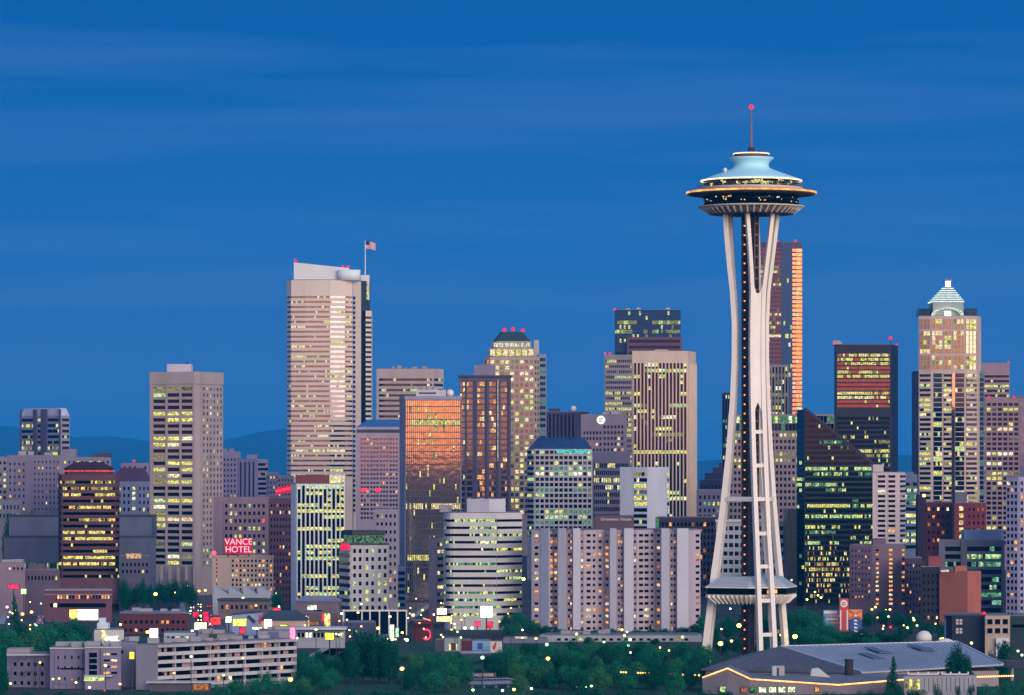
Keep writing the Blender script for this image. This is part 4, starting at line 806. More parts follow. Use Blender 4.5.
    for k in range(24):
        a = rng.uniform(-1.25, 1.25); z = zz(rng.uniform(198.5, 203.5)); q = P(a, 15.95, 0, z); m = MB(); m.ball(q, rng.uniform(.14, .32), nu=6, nv=4); m.build('restaurant_light', [LIT['W'], LIT['G'], LIT['O']][rng.choice((0, 0, 1, 2))], rt)
    m = MB(); m.lathe([(15.3, zz(195.6)), (20.8, zz(194.5)), (21.25, zz(193.9)), (21.25, zz(192.2)), (20.8, zz(191.9)), (15.3, zz(191.6))], 96); m.build('halo', mat('halo_brown', (.25, .16, .13), .6), rt, True)
    m = MB(); m.lathe([(21.2, zz(193.95)), (21.45, zz(193.8)), (21.45, zz(192.2)), (21.2, zz(192.05))], 96); m.build('halo_light', ring_l, rt, True)
    m = MB()
    for k in range(96):
        a = 2 * math.pi * k / 96; c, s = math.cos(a), math.sin(a); m.beam((c * 15.4, s * 15.4, zz(195.75)), (c * 20.9, s * 20.9, zz(194.6)), .25, .3, (-s, c, 0))
    m.build('halo_rib', mat('halo_rib_brown', (.14, .09, .08), .6), rt)
    m = MB(); m.lathe([(12, zz(191.6)), (16.3, zz(191.6)), (17.0, zz(190.2)), (17.0, zz(188.0)), (12, zz(188.0))], 72); m.build('deck', mat('deck_pinkish', (.55, .46, .44)), rt, True)
    m = MB()
    for k in range(72):
        a = 2 * math.pi * k / 72; m.tube((17.0 * math.cos(a), 17.0 * math.sin(a), zz(188.0)), (18.0 * math.cos(a), 18.0 * math.sin(a), zz(184.8)), .06, n=4)
    for rr_, pz in ((17.95, 185.0), (17.5, 186.8)): m.lathe([(rr_ - .05, zz(pz)), (rr_ + .05, zz(pz)), (rr_ + .05, zz(pz) + .12), (rr_ - .05, zz(pz) + .12)], 72)
    m.build('railing', mat('rail_grey', (.16, .14, .15), .5), rt)
    m = MB(); m.lathe([(11, zz(188.1)), (15.4, zz(188.1)), (15.8, zz(181.4)), (11, zz(181.4))], 72); m.build('deck_glazing', GL['k'], rt, True)
    for k in range(38):
        a = rng.gauss(0, .5); a = max(-1.3, min(1.3, a)); z = zz(rng.uniform(182.8, 187)); q = P(a, 15.9, 0, z); s = (math.cos(a), math.sin(a), 0); m = MB()
        v = Vector(s) * rng.uniform(.2, .75); m.beam(q - v, q + v, rng.uniform(.3, 1.0), .12, (0, 0, 1)); m.build('deck_light', [LIT['Y'], LIT['G'], LIT['W'], LIT['o']][rng.choice((0, 0, 1, 1, 2, 3))], rt)
    m = MB(); m.lathe([(16.35, zz(181.7)), (16.7, zz(181.4)), (16.7, zz(180.5)), (16.35, zz(180.3))], 96); m.build('rim_light', rim_l, rt, True)
    prof2 = [(3, zz(180.9)), (16.4, zz(181.2)), (16.4, zz(180.2)), (14.8, zz(178.2)), (11.8, zz(174.8)), (8.4, zz(171.2)), (6.3, zz(168.6)), (5.75, zz(166.4)), (5.7, zz(164.4)), (6.1, zz(162.0)), (6.8, zz(160.0)), (7.4, zz(158.4)), (7.2, zz(157.6)), (3, zz(157.6))]
    m = MB(); m.lathe(prof2, 72); m.build('saucer_roof', blue, rt, True)
    m = MB(); m.lathe([(2, zz(157.7)), (5.6, zz(157.7)), (5.6, zz(154.6)), (2, zz(154.6))], 48); m.build('beacon_drum', mat('drum_brown', (.10, .06, .06)), rt, True)
    m = MB(); m.lathe([(2, zz(154.6)), (5.75, zz(154.6)), (5.9, zz(153.9)), (5.75, zz(153.2)), (2, zz(153.0))], 48); m.build('crown_ring', mat('crown_ring_white', (.7, .66, .6)), rt, True)
    m = MB(); m.lathe([(5.85, zz(154.4)), (6.0, zz(154.3)), (6.0, zz(153.5)), (5.85, zz(153.4))], 48); m.build('crown_light', rim_l, rt, True)
    m = MB(); m.tube((0, 0, zz(153.2)), (0, 0, zz(147.4)), 1.25, 1.1, 12); m.build('mast_base', mat('mast_base_dark', (.05, .04, .06)), rt)
    m = MB(); m.box(2.4, 3.6, -1, 1, zz(153.1), zz(150.6)); m.build('roof_unit', DARKM, rt)
    m = MB(); m.tube((0, 0, zz(147.4)), (0, 0, zz(126)), .42, .32, 8); m.tube((0, 0, zz(126)), (0, 0, zz(107.5)), .28, .16, 8); m.build('mast', mat('mast_grey', (.22, .16, .17)), rt)
    m = MB(); m.ball((0, 0, zz(107)), .8); m.build('beacon', emit('tower_beacon', (1.0, .02, .06), 1.3, lo=1, sample=True), rt, True)
    m = MB(); m.tube((-9, -7, zz(175)), (-9, -7, zz(171.6)), .25, n=6); m.ball((-9, -7, zz(171.4)), .7, nu=8, nv=5); m.build('roof_antenna', WHITE, rt)
needle()
# ------------------------------------------------------------------ pavilion at the tower foot
def pavilion():
    P1, P2 = (X(780, 1205), 1205, Z(646.3, 1205)), (X(957, 1215), 1215, Z(641.5, 1215))
    C0, C1, C3 = (X(862, 1160), 1160, Z(672, 1160)), (X(701, 1182), 1182, Z(669, 1182)), (X(1003, 1172), 1172, Z(664, 1172))
    C4, C5 = (X(985, 1228), 1228, Z(655, 1228)), (X(742, 1232), 1232, Z(655, 1232))
    rt = thing('pavilion', 'large low hall with pale blue metal hip roof in front of the observation tower', 'building', (C0[0], C0[1], 0))
    L_ = lambda p: (p[0] - C0[0], p[1] - C0[1], p[2])
    pal = mat('roof_metal_blue', (.36, .40, .46), .55, var=.10, scale=.25); dark = mat('roof_shingle_grey', (.105, .11, .135), .8, var=.15)  # front slope paler blue-grey, hip and rear slopes darker grey
    m = MB()
    def slab(pts, th, mi=0):
        q = [L_(p) for p in pts]; n = len(q); i = len(m.v); m.v += [(a, b_, c - th) for a, b_, c in q] + q
        m.f.append(tuple(i + k for k in reversed(range(n)))); m.f.append(tuple(i + n + k for k in range(n))); m.m += [mi, mi]
        for k in range(n): j = (k + 1) % n; m.f.append((i + k, i + j, i + n + j, i + n + k)); m.m.append(mi)
    slab([C0, C3, P2, P1], .5); rot_normals(m.build('roof_slope', pal, rt)); m = MB(); slab([C1, C0, P1], .5); rot_normals(m.build('hip_slope', dark, rt))
    m = MB()
    for k in range(34):                     # standing seams of the metal roof
        t = (k + .5) / 34; e = Vector(L_(C0)) * (1 - t) + Vector(L_(C3)) * t; q = Vector(L_(P1)) * (1 - t) + Vector(L_(P2)) * t; m.beam(e + Vector((0, 0, .05)), q + Vector((0, 0, .05)), .14, .16, (1, 0, 0))
    m.build('roof_seam', mat('roof_seam_blue', (.26, .31, .38), .5), rt)
    m = MB()
    for k in range(9):
        t = (k + 1) / 10; e = Vector(L_(C1)) * (1 - t) + Vector(L_(C0)) * t; q = e * .35 + Vector(L_(P1)) * .65; 
        m.beam(e * (1 - .02) + Vector(L_(P1)) * .02 + Vector((0, 0, .03)), q + Vector((0, 0, .03)), .1, .08, (1, 0, 0))
    m.build('hip_seam', mat('hip_seam_grey', (.15, .155, .18), .8), rt)
    m = MB(); slab([C3, C4, P2], .5); slab([C4, C5, P1, P2], .5); slab([C5, C1, P1], .5); rot_normals(m.build('rear_slope', dark, rt))
    for a, c in ((P1, C0), (P1, P2), (P2, C3)):
        m = MB(); m.beam(L_(a), L_(c), .5, .35, (0, 0, 1)); m.build('ridge_cap', mat('ridge_pale', (.55, .58, .62), .5), rt)
    m = MB(); pl = [L_(p)[:2] for p in (C1, C0, C3, C4, C5)]; cxx = sum(p[0] for p in pl) / 5; cyy = sum(p[1] for p in pl) / 5
    m.prism([(cxx + (p[0] - cxx) * .97, cyy + (p[1] - cyy) * .97) for p in pl], 0, 4.6); m.build('wall', mat('pavilion_wall', (.30, .27, .28)), rt)
    for px, py, wd in ((878, 650.5, 12), (872, 656.5, 12), (921, 648, 13)):        # skylights lying in the slope
        m = MB(); t = (672 - py) / 27.5; y = 1160 + 45 * t; z = Z(py, y) + .12; x = X(px, y) - C0[0]
        sl_ = .155; dx = wd * y / F / 2
        m.hexa([(x - dx - 2.0, y - C0[1] + 4.5, z + .5), (x + dx - 3, y - C0[1] + 4.5, z + .5), (x + dx + 2, y - C0[1] - 3.5, z - .75), (x - dx + 2, y - C0[1] - 3.5, z - .75)] + [(x - dx - 2.0, y - C0[1] + 4.5, z + .8), (x + dx - 3, y - C0[1] + 4.5, z + .8), (x + dx + 2, y - C0[1] - 3.5, z - .45), (x - dx + 2, y - C0[1] - 3.5, z - .45)])
        rot_normals(m.build('skylight', mat('skylight_glass', (.10, .13, .18), .4), rt))
    for px, py in ((816, 676), (822, 677)):
        pass
    return rt
pavilion()
def front_hall():
    Yf = 1128
    pts = [(702.5, 677), (727.5, 667.8), (750.5, 678.6), (838, 684.4), (905, 679)]
    dep = [6, 2, 0, 4, 10]
    rt = thing('pavilion', 'low front hall with a glowing orange eave line and four pale lit windows', 'building', (X(750, Yf), Yf, 0))
    q = [(X(px, Yf + d) - X(750, Yf), d, Z(py, Yf + d)) for (px, py), d in zip(pts, dep)]
    m = MB()
    for a, c in zip(q, q[1:]):
        m.hexa([(a[0], a[1], -.5), (c[0], c[1], -.5), (c[0], c[1] + 1, -.5), (a[0], a[1] + 1, -.5), (a[0], a[1], a[2] - .3), (c[0], c[1], c[2] - .3), (c[0], c[1] + 1, c[2] - .3), (a[0], a[1] + 1, a[2] - .3)])
    m.build('wall', mat('hall_wall_dusk', (.20, .18, .21)), rt)
    m = MB()
    for a, c in zip(q, q[1:]):
        back = lambda p: (p[0] + 2, 26, 4.6 if p[2] < 5 else p[2] - .4)
        A_, B_ = back(a), back(c)
        m.hexa([(a[0], a[1] - .3, a[2] - .28), (c[0], c[1] - .3, c[2] - .28), (B_[0], B_[1], B_[2] - .28), (A_[0], A_[1], A_[2] - .28), (a[0], a[1] - .3, a[2]), (c[0], c[1] - .3, c[2]), B_, A_])
    rot_normals(m.build('roof', mat('hall_roof_grey', (.17, .175, .21), .8), rt))
    m = MB()
    for a, c in zip(q, q[1:]): m.beam((a[0], a[1] - .42, a[2] - .12), (c[0], c[1] - .42, c[2] - .12), .42, .16, (0, 0, 1))
    m.build('eave_light', emit('eave_neon_orange', (1.0, .46, .16), 1.5, scale=.5, lo=.7), rt)
    for px, wd, k in ((723.5, 7, 'G'), (753, 6, 'g'), (762.5, 7, 'P'), (772.5, 7, 'P'), (782, 7, 'P'), (791.5, 7, 'P'), (817, 4, 'O'), (744, 5, 'o')):
        k2 = next(j for j in range(4) if pts[j][0] <= px <= pts[j + 1][0]); y = dep[k2] + (dep[k2 + 1] - dep[k2]) * (px - pts[k2][0]) / (pts[k2 + 1][0] - pts[k2][0]) - .25; x = X(px, Yf + y) - X(750, Yf); m = MB()
        m.box(x - wd * .143, x + wd * .143, y - .12, y + .4, Z(692.5, Yf), Z(687.2, Yf)); m.build('window', emit('hall_window', (.85, 1.0, .62), 1.1) if k == 'P' else LIT[k], rt)
        f = MB(); f.box(x - wd * .143 - .15, x + wd * .143 + .15, y - .06, y + .4, Z(692.9, Yf), Z(686.8, Yf)); f.build('window_frame', DARKM, rt)
front_hall()
def small(name, label, cat, parts, px, Y, z=0.0, group=None):
    """parts: (part name, material, function(MB, u)) with u turning pixels to metres at Y around (px)"""
    rt = thing(name, label, cat, (X(px, Y), Y, z), group)
    for pn, m_, fn in parts:
        mb = MB(); fn(mb); mb.build(pn, m_, rt)
    return rt
def pxbox(rt, part, m_, x0, x1, y0, y1, Y, d0, d1, bot=None):
    mb = MB(); c = rt.location; mb.box(X(x0, Y) - c.x, X(x1, Y) - c.x, Y + d0 - c.y, Y + d1 - c.y, (Z(y1, Y) if bot is None else bot) - c.z, Z(y0, Y) - c.z); return mb.build(part, m_, rt)
def px_thing(name, label, cat, px, Y, group=None, z=0.0): return thing(name, label, cat, (X(px, Y), Y, z), group)
# things on and round the pavilion
o = px_thing('flue', 'thick dark round flue standing on the pavilion eave', 'chimney', 849, 1152)
m = MB(); m.tube((0, 0, 2), (0, 0, Z(659.5, 1152)), 1.25, n=20); m.build('pipe', mat('flue_dark', (.035, .03, .035), .6), o, True); m = MB(); m.tube((0, 0, Z(659.9, 1152)), (0, 0, Z(659.1, 1152)), 1.4, n=20); m.build('cap', DARKM, o)
o = px_thing('roof_cabinet', 'pale steel cabinet on the flat roof before the dark hip', 'machine', 779, 1145, z=0)
pxbox(o, 'cabinet', mat('cabinet_steel', (.36, .36, .38), .4), 772, 784.5, 666, 679.5, 1145, 0, 3, 3.2); pxbox(o, 'door', mat('cabinet_door', (.5, .5, .5), .4), 773, 776, 667, 677, 1145, -.12, .01); pxbox(o, 'vent', DARKM, 777, 779, 668, 677, 1145, -.1, .01)
o = px_thing('roof_vent', 'sloped white vent hood beside the steel cabinet', 'vent', 818, 1145)
m = MB(); m.hexa([(-2.5, 0, 3.2), (5, 0, 3.0), (5, 3, 3.0), (-2.5, 3, 3.2), (-1.8, 0, Z(669, 1145)), (0.2, 0, Z(668, 1145)), (.2, 3, Z(668, 1145)), (-1.8, 3, Z(669, 1145))]); m.build('hood', mat('hood_white', (.5, .52, .56), .5), o)
o = px_thing('dome', 'white inflated dome beyond the pale blue roof', 'dome', 924, 1262)
m = MB(); m.ball((0, 0, Z(638, 1262)), 2.5, nu=24, nv=14, sz=.95); m.build('dome_shell', mat('dome_white', (.70, .66, .62), .6, var=.05), o, True); m = MB(); m.tube((0, 0, 0), (0, 0, Z(638, 1262)), 2.45, n=20); m.build('base', CONC, o)
o = px_thing('dome', 'flatter small white dome next to the round one', 'dome', 945, 1255)
m = MB(); m.ball((0, 0, Z(642.5, 1255)), 2.7, nu=24, nv=12, sz=.5); m.build('dome_shell', MATS['dome_white'], o, True); m = MB(); m.tube((0, 0, 0), (0, 0, Z(642.5, 1255)), 2.65, n=20); m.build('base', CONC, o)
t = Bld('office_block', 'near-black cube with two four-pane windows beside the white domes', [(944.5, 4), (952, 0), (985, 0)], 1330, 615.5, (40, 44, 58), D=18)
for px in (957.3, 960.9):
    for py in (620.3, 623.3, 629.3, 632.3):
        f = t.fc(1); t.wins.append((f, f[3](px), t.z(py), .85, .8, LIT['o'] if False else mat('sash_pale', (.5, .46, .46)), 'window'))
t.block('flank', 944.6, 951.6, 618, 648, 3.2, 3.9, mat('flank_blue', alb(90, 110, 160))); t.block('coping', 943.8, 985.5, 614.4, 615.9, -.4, 1, DARKM); t.beacon(984, 614, 1, 2.2).done()
t = Bld('office_block', 'cream house front with two dark window bands next to the near-black cube', [(985, 0), (1010, 0)], 1325, 615.8, (172, 146, 138), D=18)
t.grid(0, 986, 1009, 618.5, 625, 1, 3, .7, .8, .3, PW); t.grid(0, 986, 1009, 627.5, 634, 1, 3, .7, .8, 0, PW); t.block('porch', 996, 1009, 638, 662, -1.5, -.2, mat('porch_white', alb(196, 190, 200))).done()
t = Bld('office_block', 'dark green-grey block cut by the photo edge above the raised track', [(1010.4, 0), (1050, 0)], 1335, 616, (44, 56, 62), D=18); t.band(0, 1012, 1048, 622, 630, 1, 8, .4, .1, PG, 'k').done()
o = px_thing('monorail_track', 'dark raised track beam running off past the photo edge', 'track', 1010, 1190)
m = MB(); m.beam((X(972, 1225) - o.location.x, 35, Z(661.5, 1225)), (X(1075, 1170) - o.location.x, -20, Z(667.5, 1170)), 2.2, 1.3, (0, 0, 1)); m.build('beam', mat('track_concrete', (.20, .21, .24)), o)
for px, yy in ((985, 1218), (1012, 1204), (1040, 1188)):
    m = MB(); m.tube((X(px, yy) - o.location.x, yy - 1190, 0), (X(px, yy) - o.location.x, yy - 1190, Z(664, yy)), .5, n=10); m.build('pillar', CONC, o)
t = Bld('pavilion', 'pale plank-walled low hall with a yellow-green lit end, below the pale blue roof', [(904, 0), (976.5, 3)], 1118, 676.5, (150, 142, 150), D=10)
t.grid(0, 905, 920, 679, 690, 1, 4, .8, .9, 1, [('Y', 1), ('y', 1)]); t.strips(0, 922, 975, 678, 692, 1, 12, .12, 0, PW, 'k', .12); t.done()
for x0, x1 in ((908, 938), (942, 968)):
    o = px_thing('roof_unit', 'row of pale ducts on the plank-walled hall, ' + ('nearer the dark flue' if x0 < 930 else 'nearer the raised track'), 'duct', (x0 + x1) / 2, 1122, z=Z(676.3, 1122))
    m = MB(); xx = x0
    m.beam((X(x0, 1122) - o.location.x, 0, .45), (X(x1, 1122) - o.location.x, 0, .45), .7, .9, (0, 0, 1)); m.build('duct', mat('duct_white', (.62, .62, .66), .4), o)
    for k in range(4):
        m = MB(); x = (X(x0, 1122) - o.location.x) * (1 - k / 3) + (X(x1, 1122) - o.location.x) * k / 3; m.tube((x, 0, .5), (x, 0, 1.3), .25, n=8); m.build('cowl', WHITE, o)
o = px_thing('string_light', 'string of orange bulbs under the raised track', 'string light', 993, 1150)
m = MB(); m.tube((X(975, 1150) - o.location.x, 0, Z(676.4, 1150)), (X(1014, 1150) - o.location.x, 0, Z(675.2, 1150)), .05, n=4); m.build('cable', DARKM, o)
bm_ = MB(); bm_.ball((0, 0, 0), .26, nu=8, nv=5); sb = bm_.mesh('bulb', emit('string_bulb', (1, .45, .12), 2.5, lo=1, sample=True), True)
for k in range(18): link('bulb', sb, o, (X(975.5 + k * 2.2, 1150) - o.location.x, 0, Z(676.4 - k * .07, 1150) - .15))
for px in (975, 1014):
    m = MB(); x = X(px, 1150) - o.location.x; m.tube((x, 0, 0), (x, 0, Z(674.5, 1150)), .09, n=6); m.build('post', DARKM, o)
o = px_thing('string_light', 'long string of red-orange bulbs glowing among the trees', 'string light', 660, 1152)
m = MB(); m.tube((X(612, 1152) - o.location.x, 0, Z(671.6, 1152)), (X(702, 1152) - o.location.x, 0, Z(675.2, 1152)), .05, n=4); m.build('cable', DARKM, o)
for px in (621, 623.5, 626, 638, 640.5, 643, 645.5, 649, 652, 658, 669, 671.5, 674, 683, 695, 699): link('bulb', sb, o, (X(px, 1152) - o.location.x, 0, Z(671.8 + (px - 612) * .04, 1152)))
for px in (612, 655, 702):
    m = MB(); x = X(px, 1152) - o.location.x; m.tube((x, 0, 0), (x, 0, Z(671.5 + (px - 612) * .04, 1152)), .09, n=6); m.build('post', DARKM, o)
# fairground signs
def sign_panel(name, label, px, Y, base_h, panels, group=None):
    o = px_thing(name, label, 'sign', px, Y, group)
    for k, (x0, x1, y0, y1, m_, pn) in enumerate(panels): pxbox(o, pn, m_, x0, x1, y0, y1, Y, -.1 - k * .06, .25 - k * .06)
    for px_ in (panels[0][0] + 1, panels[0][1] - 1):
        m = MB(); x = X(px_, Y) - o.location.x; m.tube((x, .3, 0), (x, .3, Z(panels[0][3], Y)), .2, n=6); m.build('post', DARKM, o)
    return o
sgb = mat('sign_blue', (.16, .30, .55), .5); sgo = mat('sign_orange', (.75, .30, .08), .5); sgr = mat('sign_red', (.55, .07, .07), .5); sgw = mat('sign_white', (.75, .74, .76), .5); sgn = mat('sign_navy', (.04, .10, .32), .5)
o = sign_panel('fairground_sign', 'blue and white fairground hoarding with orange stripes beside the red sign tower', 830, 1450, 0, [(823.5, 838.5, 610, 629, sgb, 'panel'), (824, 837, 611, 613.5, sgw, 'stripe'), (829, 843, 614.8, 617, sgo, 'stripe'), (826, 838, 618.6, 619.8, sgw, 'stripe'), (831, 843, 621.6, 624, sgo, 'stripe'), (835, 847, 627.5, 631.5, sgr, 'stripe')])
o = sign_panel('fairground_sign', 'tall red sign tower topped by a pale disc face', 843, 1445, 0, [(839.5, 848.5, 598.5, 631.5, sgr, 'tower'), (840, 841.2, 610, 630, sgw, 'light_strip'), (846.6, 847.8, 610, 630, sgw, 'light_strip')])
m = MB()
m.prism([(1.35 * math.cos(q * .314), 1.35 * math.sin(q * .314)) for q in range(20)], 0, .12); d = m.build('disc', sgw, o); d.rotation_euler = (R(90), 0, 0); d.location = (X(843.8, 1445) - o.location.x, -.3, Z(603.6, 1445))
for dz in (.35, -.35): 
    m = MB(); m.box(-.7, .7, -.55, -.4, -.14, .14); s_ = m.build('mark', sgr, d); s_.rotation_euler = (R(-90), 0, 0); s_.location = (0, dz, .02)
o = sign_panel('fairground_sign', 'orange crossed sign over a round blue panel with white letters', 855, 1447, 0, [(848.5, 862, 609.5, 619.5, sgo, 'panel')])
for a in (-1, 1):
    m = MB(); m.beam((X(849.5, 1447) - o.location.x, -.3, Z(614.5 - a * 4, 1447)), (X(861, 1447) - o.location.x, -.3 - a * .06, Z(614.5 + a * 4, 1447)), .45, .1, (0, 0, 1)); m.build('cross_bar', sgr, o)
m = MB(); m.prism([(2.5 * math.cos(q * .2094), 2.6 * math.sin(q * .2094)) for q in range(30)], 0, .15); d = m.build('disc', sgn, o); d.rotation_euler = (R(90), 0, 0); d.location = (X(855.3, 1447) - o.location.x, -.12, Z(624.5, 1447))
for k, py in enumerate((615.2, 620.4, 623.8, 627.4, 630.8)):
    m = MB(); m.box(-.45, .45, -.1, .06, -.35, .35); m.box(.1, .9, -.09, .05, -.36, -.05); s_ = m.build('letter', sgw, o); s_.location = (X(855.2, 1447) - o.location.x, -.45, Z(py, 1447))
# ------------------------------------------------------------------ low-rise belt
def lowr(name, label, front, Y, yt, c, **k): return Bld(name, label, front, Y, yt, c, **k)
t = lowr('hotel', 'long white five-storey hotel with dark balcony bays, angled to the street', two(136, 155, 294, 1150, 44), 1150, 645.3, (168, 150, 160), D=14, rec=.9)
wl = mat('hotel_rail', alb(180, 170, 176))
f = t.fc(1)
for k in range(5):
    ya = 648 + k * 7.9; lt = lights(random.Random(60 + k), 1, 32, .07 if k < 4 else .14, [('W', 2), ('O', 3), ('o', 2)], 'scatter'); zt, zb = t.z(ya), t.z(ya + 4.4)
    for q in range(8):
        m = MB(); ms = [GL['d'], GL['k'], MATS.get('curtain_rose') or mat('curtain_rose', (.30, .24, .25))]; a0 = f[4] * (q + .03) / 8; a1 = f[4] * (q + .97) / 8
        for j in range(6):
            u0, u1 = a0 + (a1 - a0) * j / 6, a0 + (a1 - a0) * (j + 1) / 6; c = lt[0][q * 4 + min(3, j)]; mi = t.rng.choice((0, 0, 1, 2))
            if c != '.' and j < 4: ms.append(LIT[c]); mi = len(ms) - 1
            p, u, n = f[:3]; i = len(m.v); a, b_ = p + u * u0 + n * .05, p + u * u1 + n * .05; m.v += [(a.x, a.y, zb), (b_.x, b_.y, zb), (b_.x, b_.y, zt), (a.x, a.y, zt)]; m.f.append((i, i + 1, i + 2, i + 3)); m.m.append(mi)
        m.build('window_bay', ms, t.root)
    m = MB(); t.fbox(f, 0.05, f[4] - .05, -.1, 1.25, t.z(ya + 7.9), t.z(ya + 4.4), m); m.build('balcony_rail', wl, t.root)
for q in range(9): t.fbox(f, max(0, f[4] * q / 8 - .16), min(f[4], f[4] * q / 8 + .16), -.1, 1.05, 0, t.z(646), t.cl)
t.fbox(f, -.1, f[4] + .1, -.1, 1.4, t.z(647.6), t.z(645.2), t.cl)
for k in range(9):
    a = .08 + .1 * k; p = Vector(t.pl[1]) * (1 - a) + Vector(t.pl[2]) * a + Vector((-.7, .72)) * 6; m = MB(); w_ = t.rng.uniform(.6, 1.8); m.box(p.x - w_, p.x + w_, p.y - 1, p.y + 1, t.H, t.H + t.rng.uniform(.6, 2.2)); m.build('roof_unit', PLANT_UNIT, t.root)
t.block('entrance', 150, 210, 683, 692, -5, -1, mat('entrance_dark', (.10, .09, .11))); t.block('entrance_window', 193, 208, 684, 690, -5.3, -4.9, LIT['o']); t.block('canopy', 146, 215, 681.6, 683.2, -6, 0, wl); t.done()
t = lowr('apartment_block', 'grey-mauve four-storey block in the bottom corner of the photo', [(7, 4), (50, 0)], 1165, 655, (116, 104, 130), D=16); t.block('penthouse', 7, 30, 648.5, 655.3, 4, 12, mat('pent_cream', alb(150, 134, 140)))
t.grid(0, 12, 46, 660, 688, 3, 5, .45, .4, .08, PW); t.block('cornice', 6.5, 50.5, 654, 655.6, -.5, .3, wl); t.block('downpipe', 35, 35.6, 656, 690, -.35, -.05, DARKM); t.block('fire_escape', 20, 32, 671.5, 672.5, -1.2, -.2, DARKM); t.done()
t = lowr('apartment_block', 'plain grey-mauve block with a flat front and dark ground slit', [(50, 0), (85, 0)], 1160, 648.5, (122, 108, 136), D=16); t.grid(0, 55, 82, 652, 684, 3, 4, .25, .3, .04, PW); t.block('cornice', 49.5, 85.5, 647.6, 649.2, -.5, .3, wl); t.block('panel_joint', 66, 66.4, 650, 690, -.12, .05, DARKM); t.block('panel_joint', 76, 76.4, 650, 690, -.12, .05, DARKM); t.block('slit', 60, 84, 668, 669.6, -.3, .1, GL['k']); t.units(3, 1.6).done()
t = lowr('apartment_block', 'grey block with a glazed stair bay and a lit shopfront', [(85, 0), (121, 0)], 1155, 647.5, (130, 116, 146), D=16)
t.band(0, 89, 97, 652, 676, 4, 3, .8, .05, PG, 'b'); t.grid(0, 103, 118, 651, 676, 4, 2, .8, .35, .12, PW, 'b'); t.block('cornice', 84.5, 121.5, 646.6, 648.2, -.5, .3, wl); t.block('downpipe', 100, 100.6, 649, 676, -.35, -.05, DARKM); t.block('shopfront', 84, 104, 677, 681, -.6, .1, emit('shop_yellow_green', (.72, .9, .3), .9)); t.block('shop_canopy', 84, 112, 675.2, 676.8, -2, 0, wl); t.units(3, 1.4).done()
t = lowr('apartment_block', 'pale grey wall block between the glazed stair bay and the balcony hotel', [(119, 0), (138, 0)], 1168, 643, (128, 116, 142), D=16); t.grid(0, 120, 124, 649, 655, 1, 1, .8, .6, 0, PW); t.units(2, 1.5).done()
t = lowr('shop', 'cream low shop with a white tiered vent and lit front, below the dark brick roof', [(94, 0), (124, 0)], 1270, 630, (190, 178, 176), D=14)
t.block('tier', 97, 108, 623, 630.2, 2, 8, mat('tier_white', alb(196, 200, 210))); t.block('tier', 99, 105, 618, 623.2, 3, 7, MATS['tier_white']); t.block('lit_front', 105, 119, 636.5, 645, -.5, .1, emit('shop_white', (1, .95, .8), 1.3)); t.block('lit_front', 101, 105, 630, 640, -.5, .1, LIT['W']); t.done()
t = lowr('warehouse', 'low brick building with a long row of warm lit windows under a pale cornice', [(45, 0), (112, 0)], 1660, 590, (104, 64, 78), D=22)
t.grid(0, 57, 110, 594, 600, 1, 18, .6, .6, .7, [('W', 2), ('O', 2), ('o', 2)], 'k'); t.block('cornice', 45, 112, 589.2, 590.6, -.5, .3, mat('cornice_pale', alb(150, 126, 136))); t.block('string_course', 45, 112, 594.2, 595, -.45, -.05, MATS['cornice_pale'])
t.band(0, 50, 106, 603, 607.5, 1, 16, .9, .1, PG, 'b').done()
t = lowr('warehouse', 'low dark-red brick warehouse with a blue-grey flat roof', [(120, 0), (189, 0)], 1540, 613.5, (92, 48, 58), D=26, roof=mat('roof_bluegrey', (.24, .26, .34), .7)); t.block('parapet', 119.5, 189.5, 611.5, 613.8, -.4, .5, mat('parapet_blue', alb(100, 100, 130))); t.units(4, 1.6); t.grid(0, 123, 186, 618, 634, 2, 12, .5, .4, .05, PW, 'k').done()
t = lowr('shop', 'long tan shop row with a dark flat roof below the cream hotel', [(218, 0), (270, 0)], 1690, 600, (120, 96, 100), D=20, roof=mat('roof_teal_dark', (.05, .075, .09), .6)); t.block('canopy', 217, 271, 598.5, 600.6, -1.2, 1, MATS['roof_teal_dark']); t.grid(0, 220, 268, 603, 611, 1, 10, .5, .5, .2, PW).done()
o = px_thing('sawtooth_roof_shed', 'pale shed with four sawtooth roof teeth at the foot of the cream hotel', 'building', 243, 1735)
m = MB(); s_ = 1735 / F; m.box(-30 * s_, 30 * s_, 0, 16, 0, Z(594.5, 1735)); m.build('wall', mat('shed_pale', alb(168, 164, 178)), o)
for k in range(4):
    m = MB(); x = (-29 + k * 14.5) * s_; h0 = Z(594.4, 1735); m.hexa([(x, 0, h0), (x + 14 * s_, 0, h0), (x + 14 * s_, 15, h0), (x, 15, h0), (x, 0, h0 + 3.6), (x + 14 * s_, 0, h0 + .3), (x + 14 * s_, 15, h0 + .3), (x, 15, h0 + 3.6)]); m.build('roof_tooth', MATS['shed_pale'], o)
    m = MB(); m.box(x - .15, x + .05, .5, 14.5, h0 + .4, h0 + 3.2); m.build('north_light', GL['k'], o)
o = px_thing('shop', 'white-blue gabled shed with a dark diagonal mark on its front', 'building', 247, 1530)
m = MB(); s_ = 1530 / F; m.hexa([(-15 * s_, 0, 0), (14 * s_, 0, 0), (14 * s_, 12, 0), (-15 * s_, 12, 0), (-15 * s_, 0, Z(615, 1530)), (14 * s_, 0, Z(612.5, 1530)), (14 * s_, 12, Z(612.5, 1530)), (-15 * s_, 12, Z(615, 1530))]); m.build('wall', mat('shed_bluewhite', alb(150, 156, 196)), o)
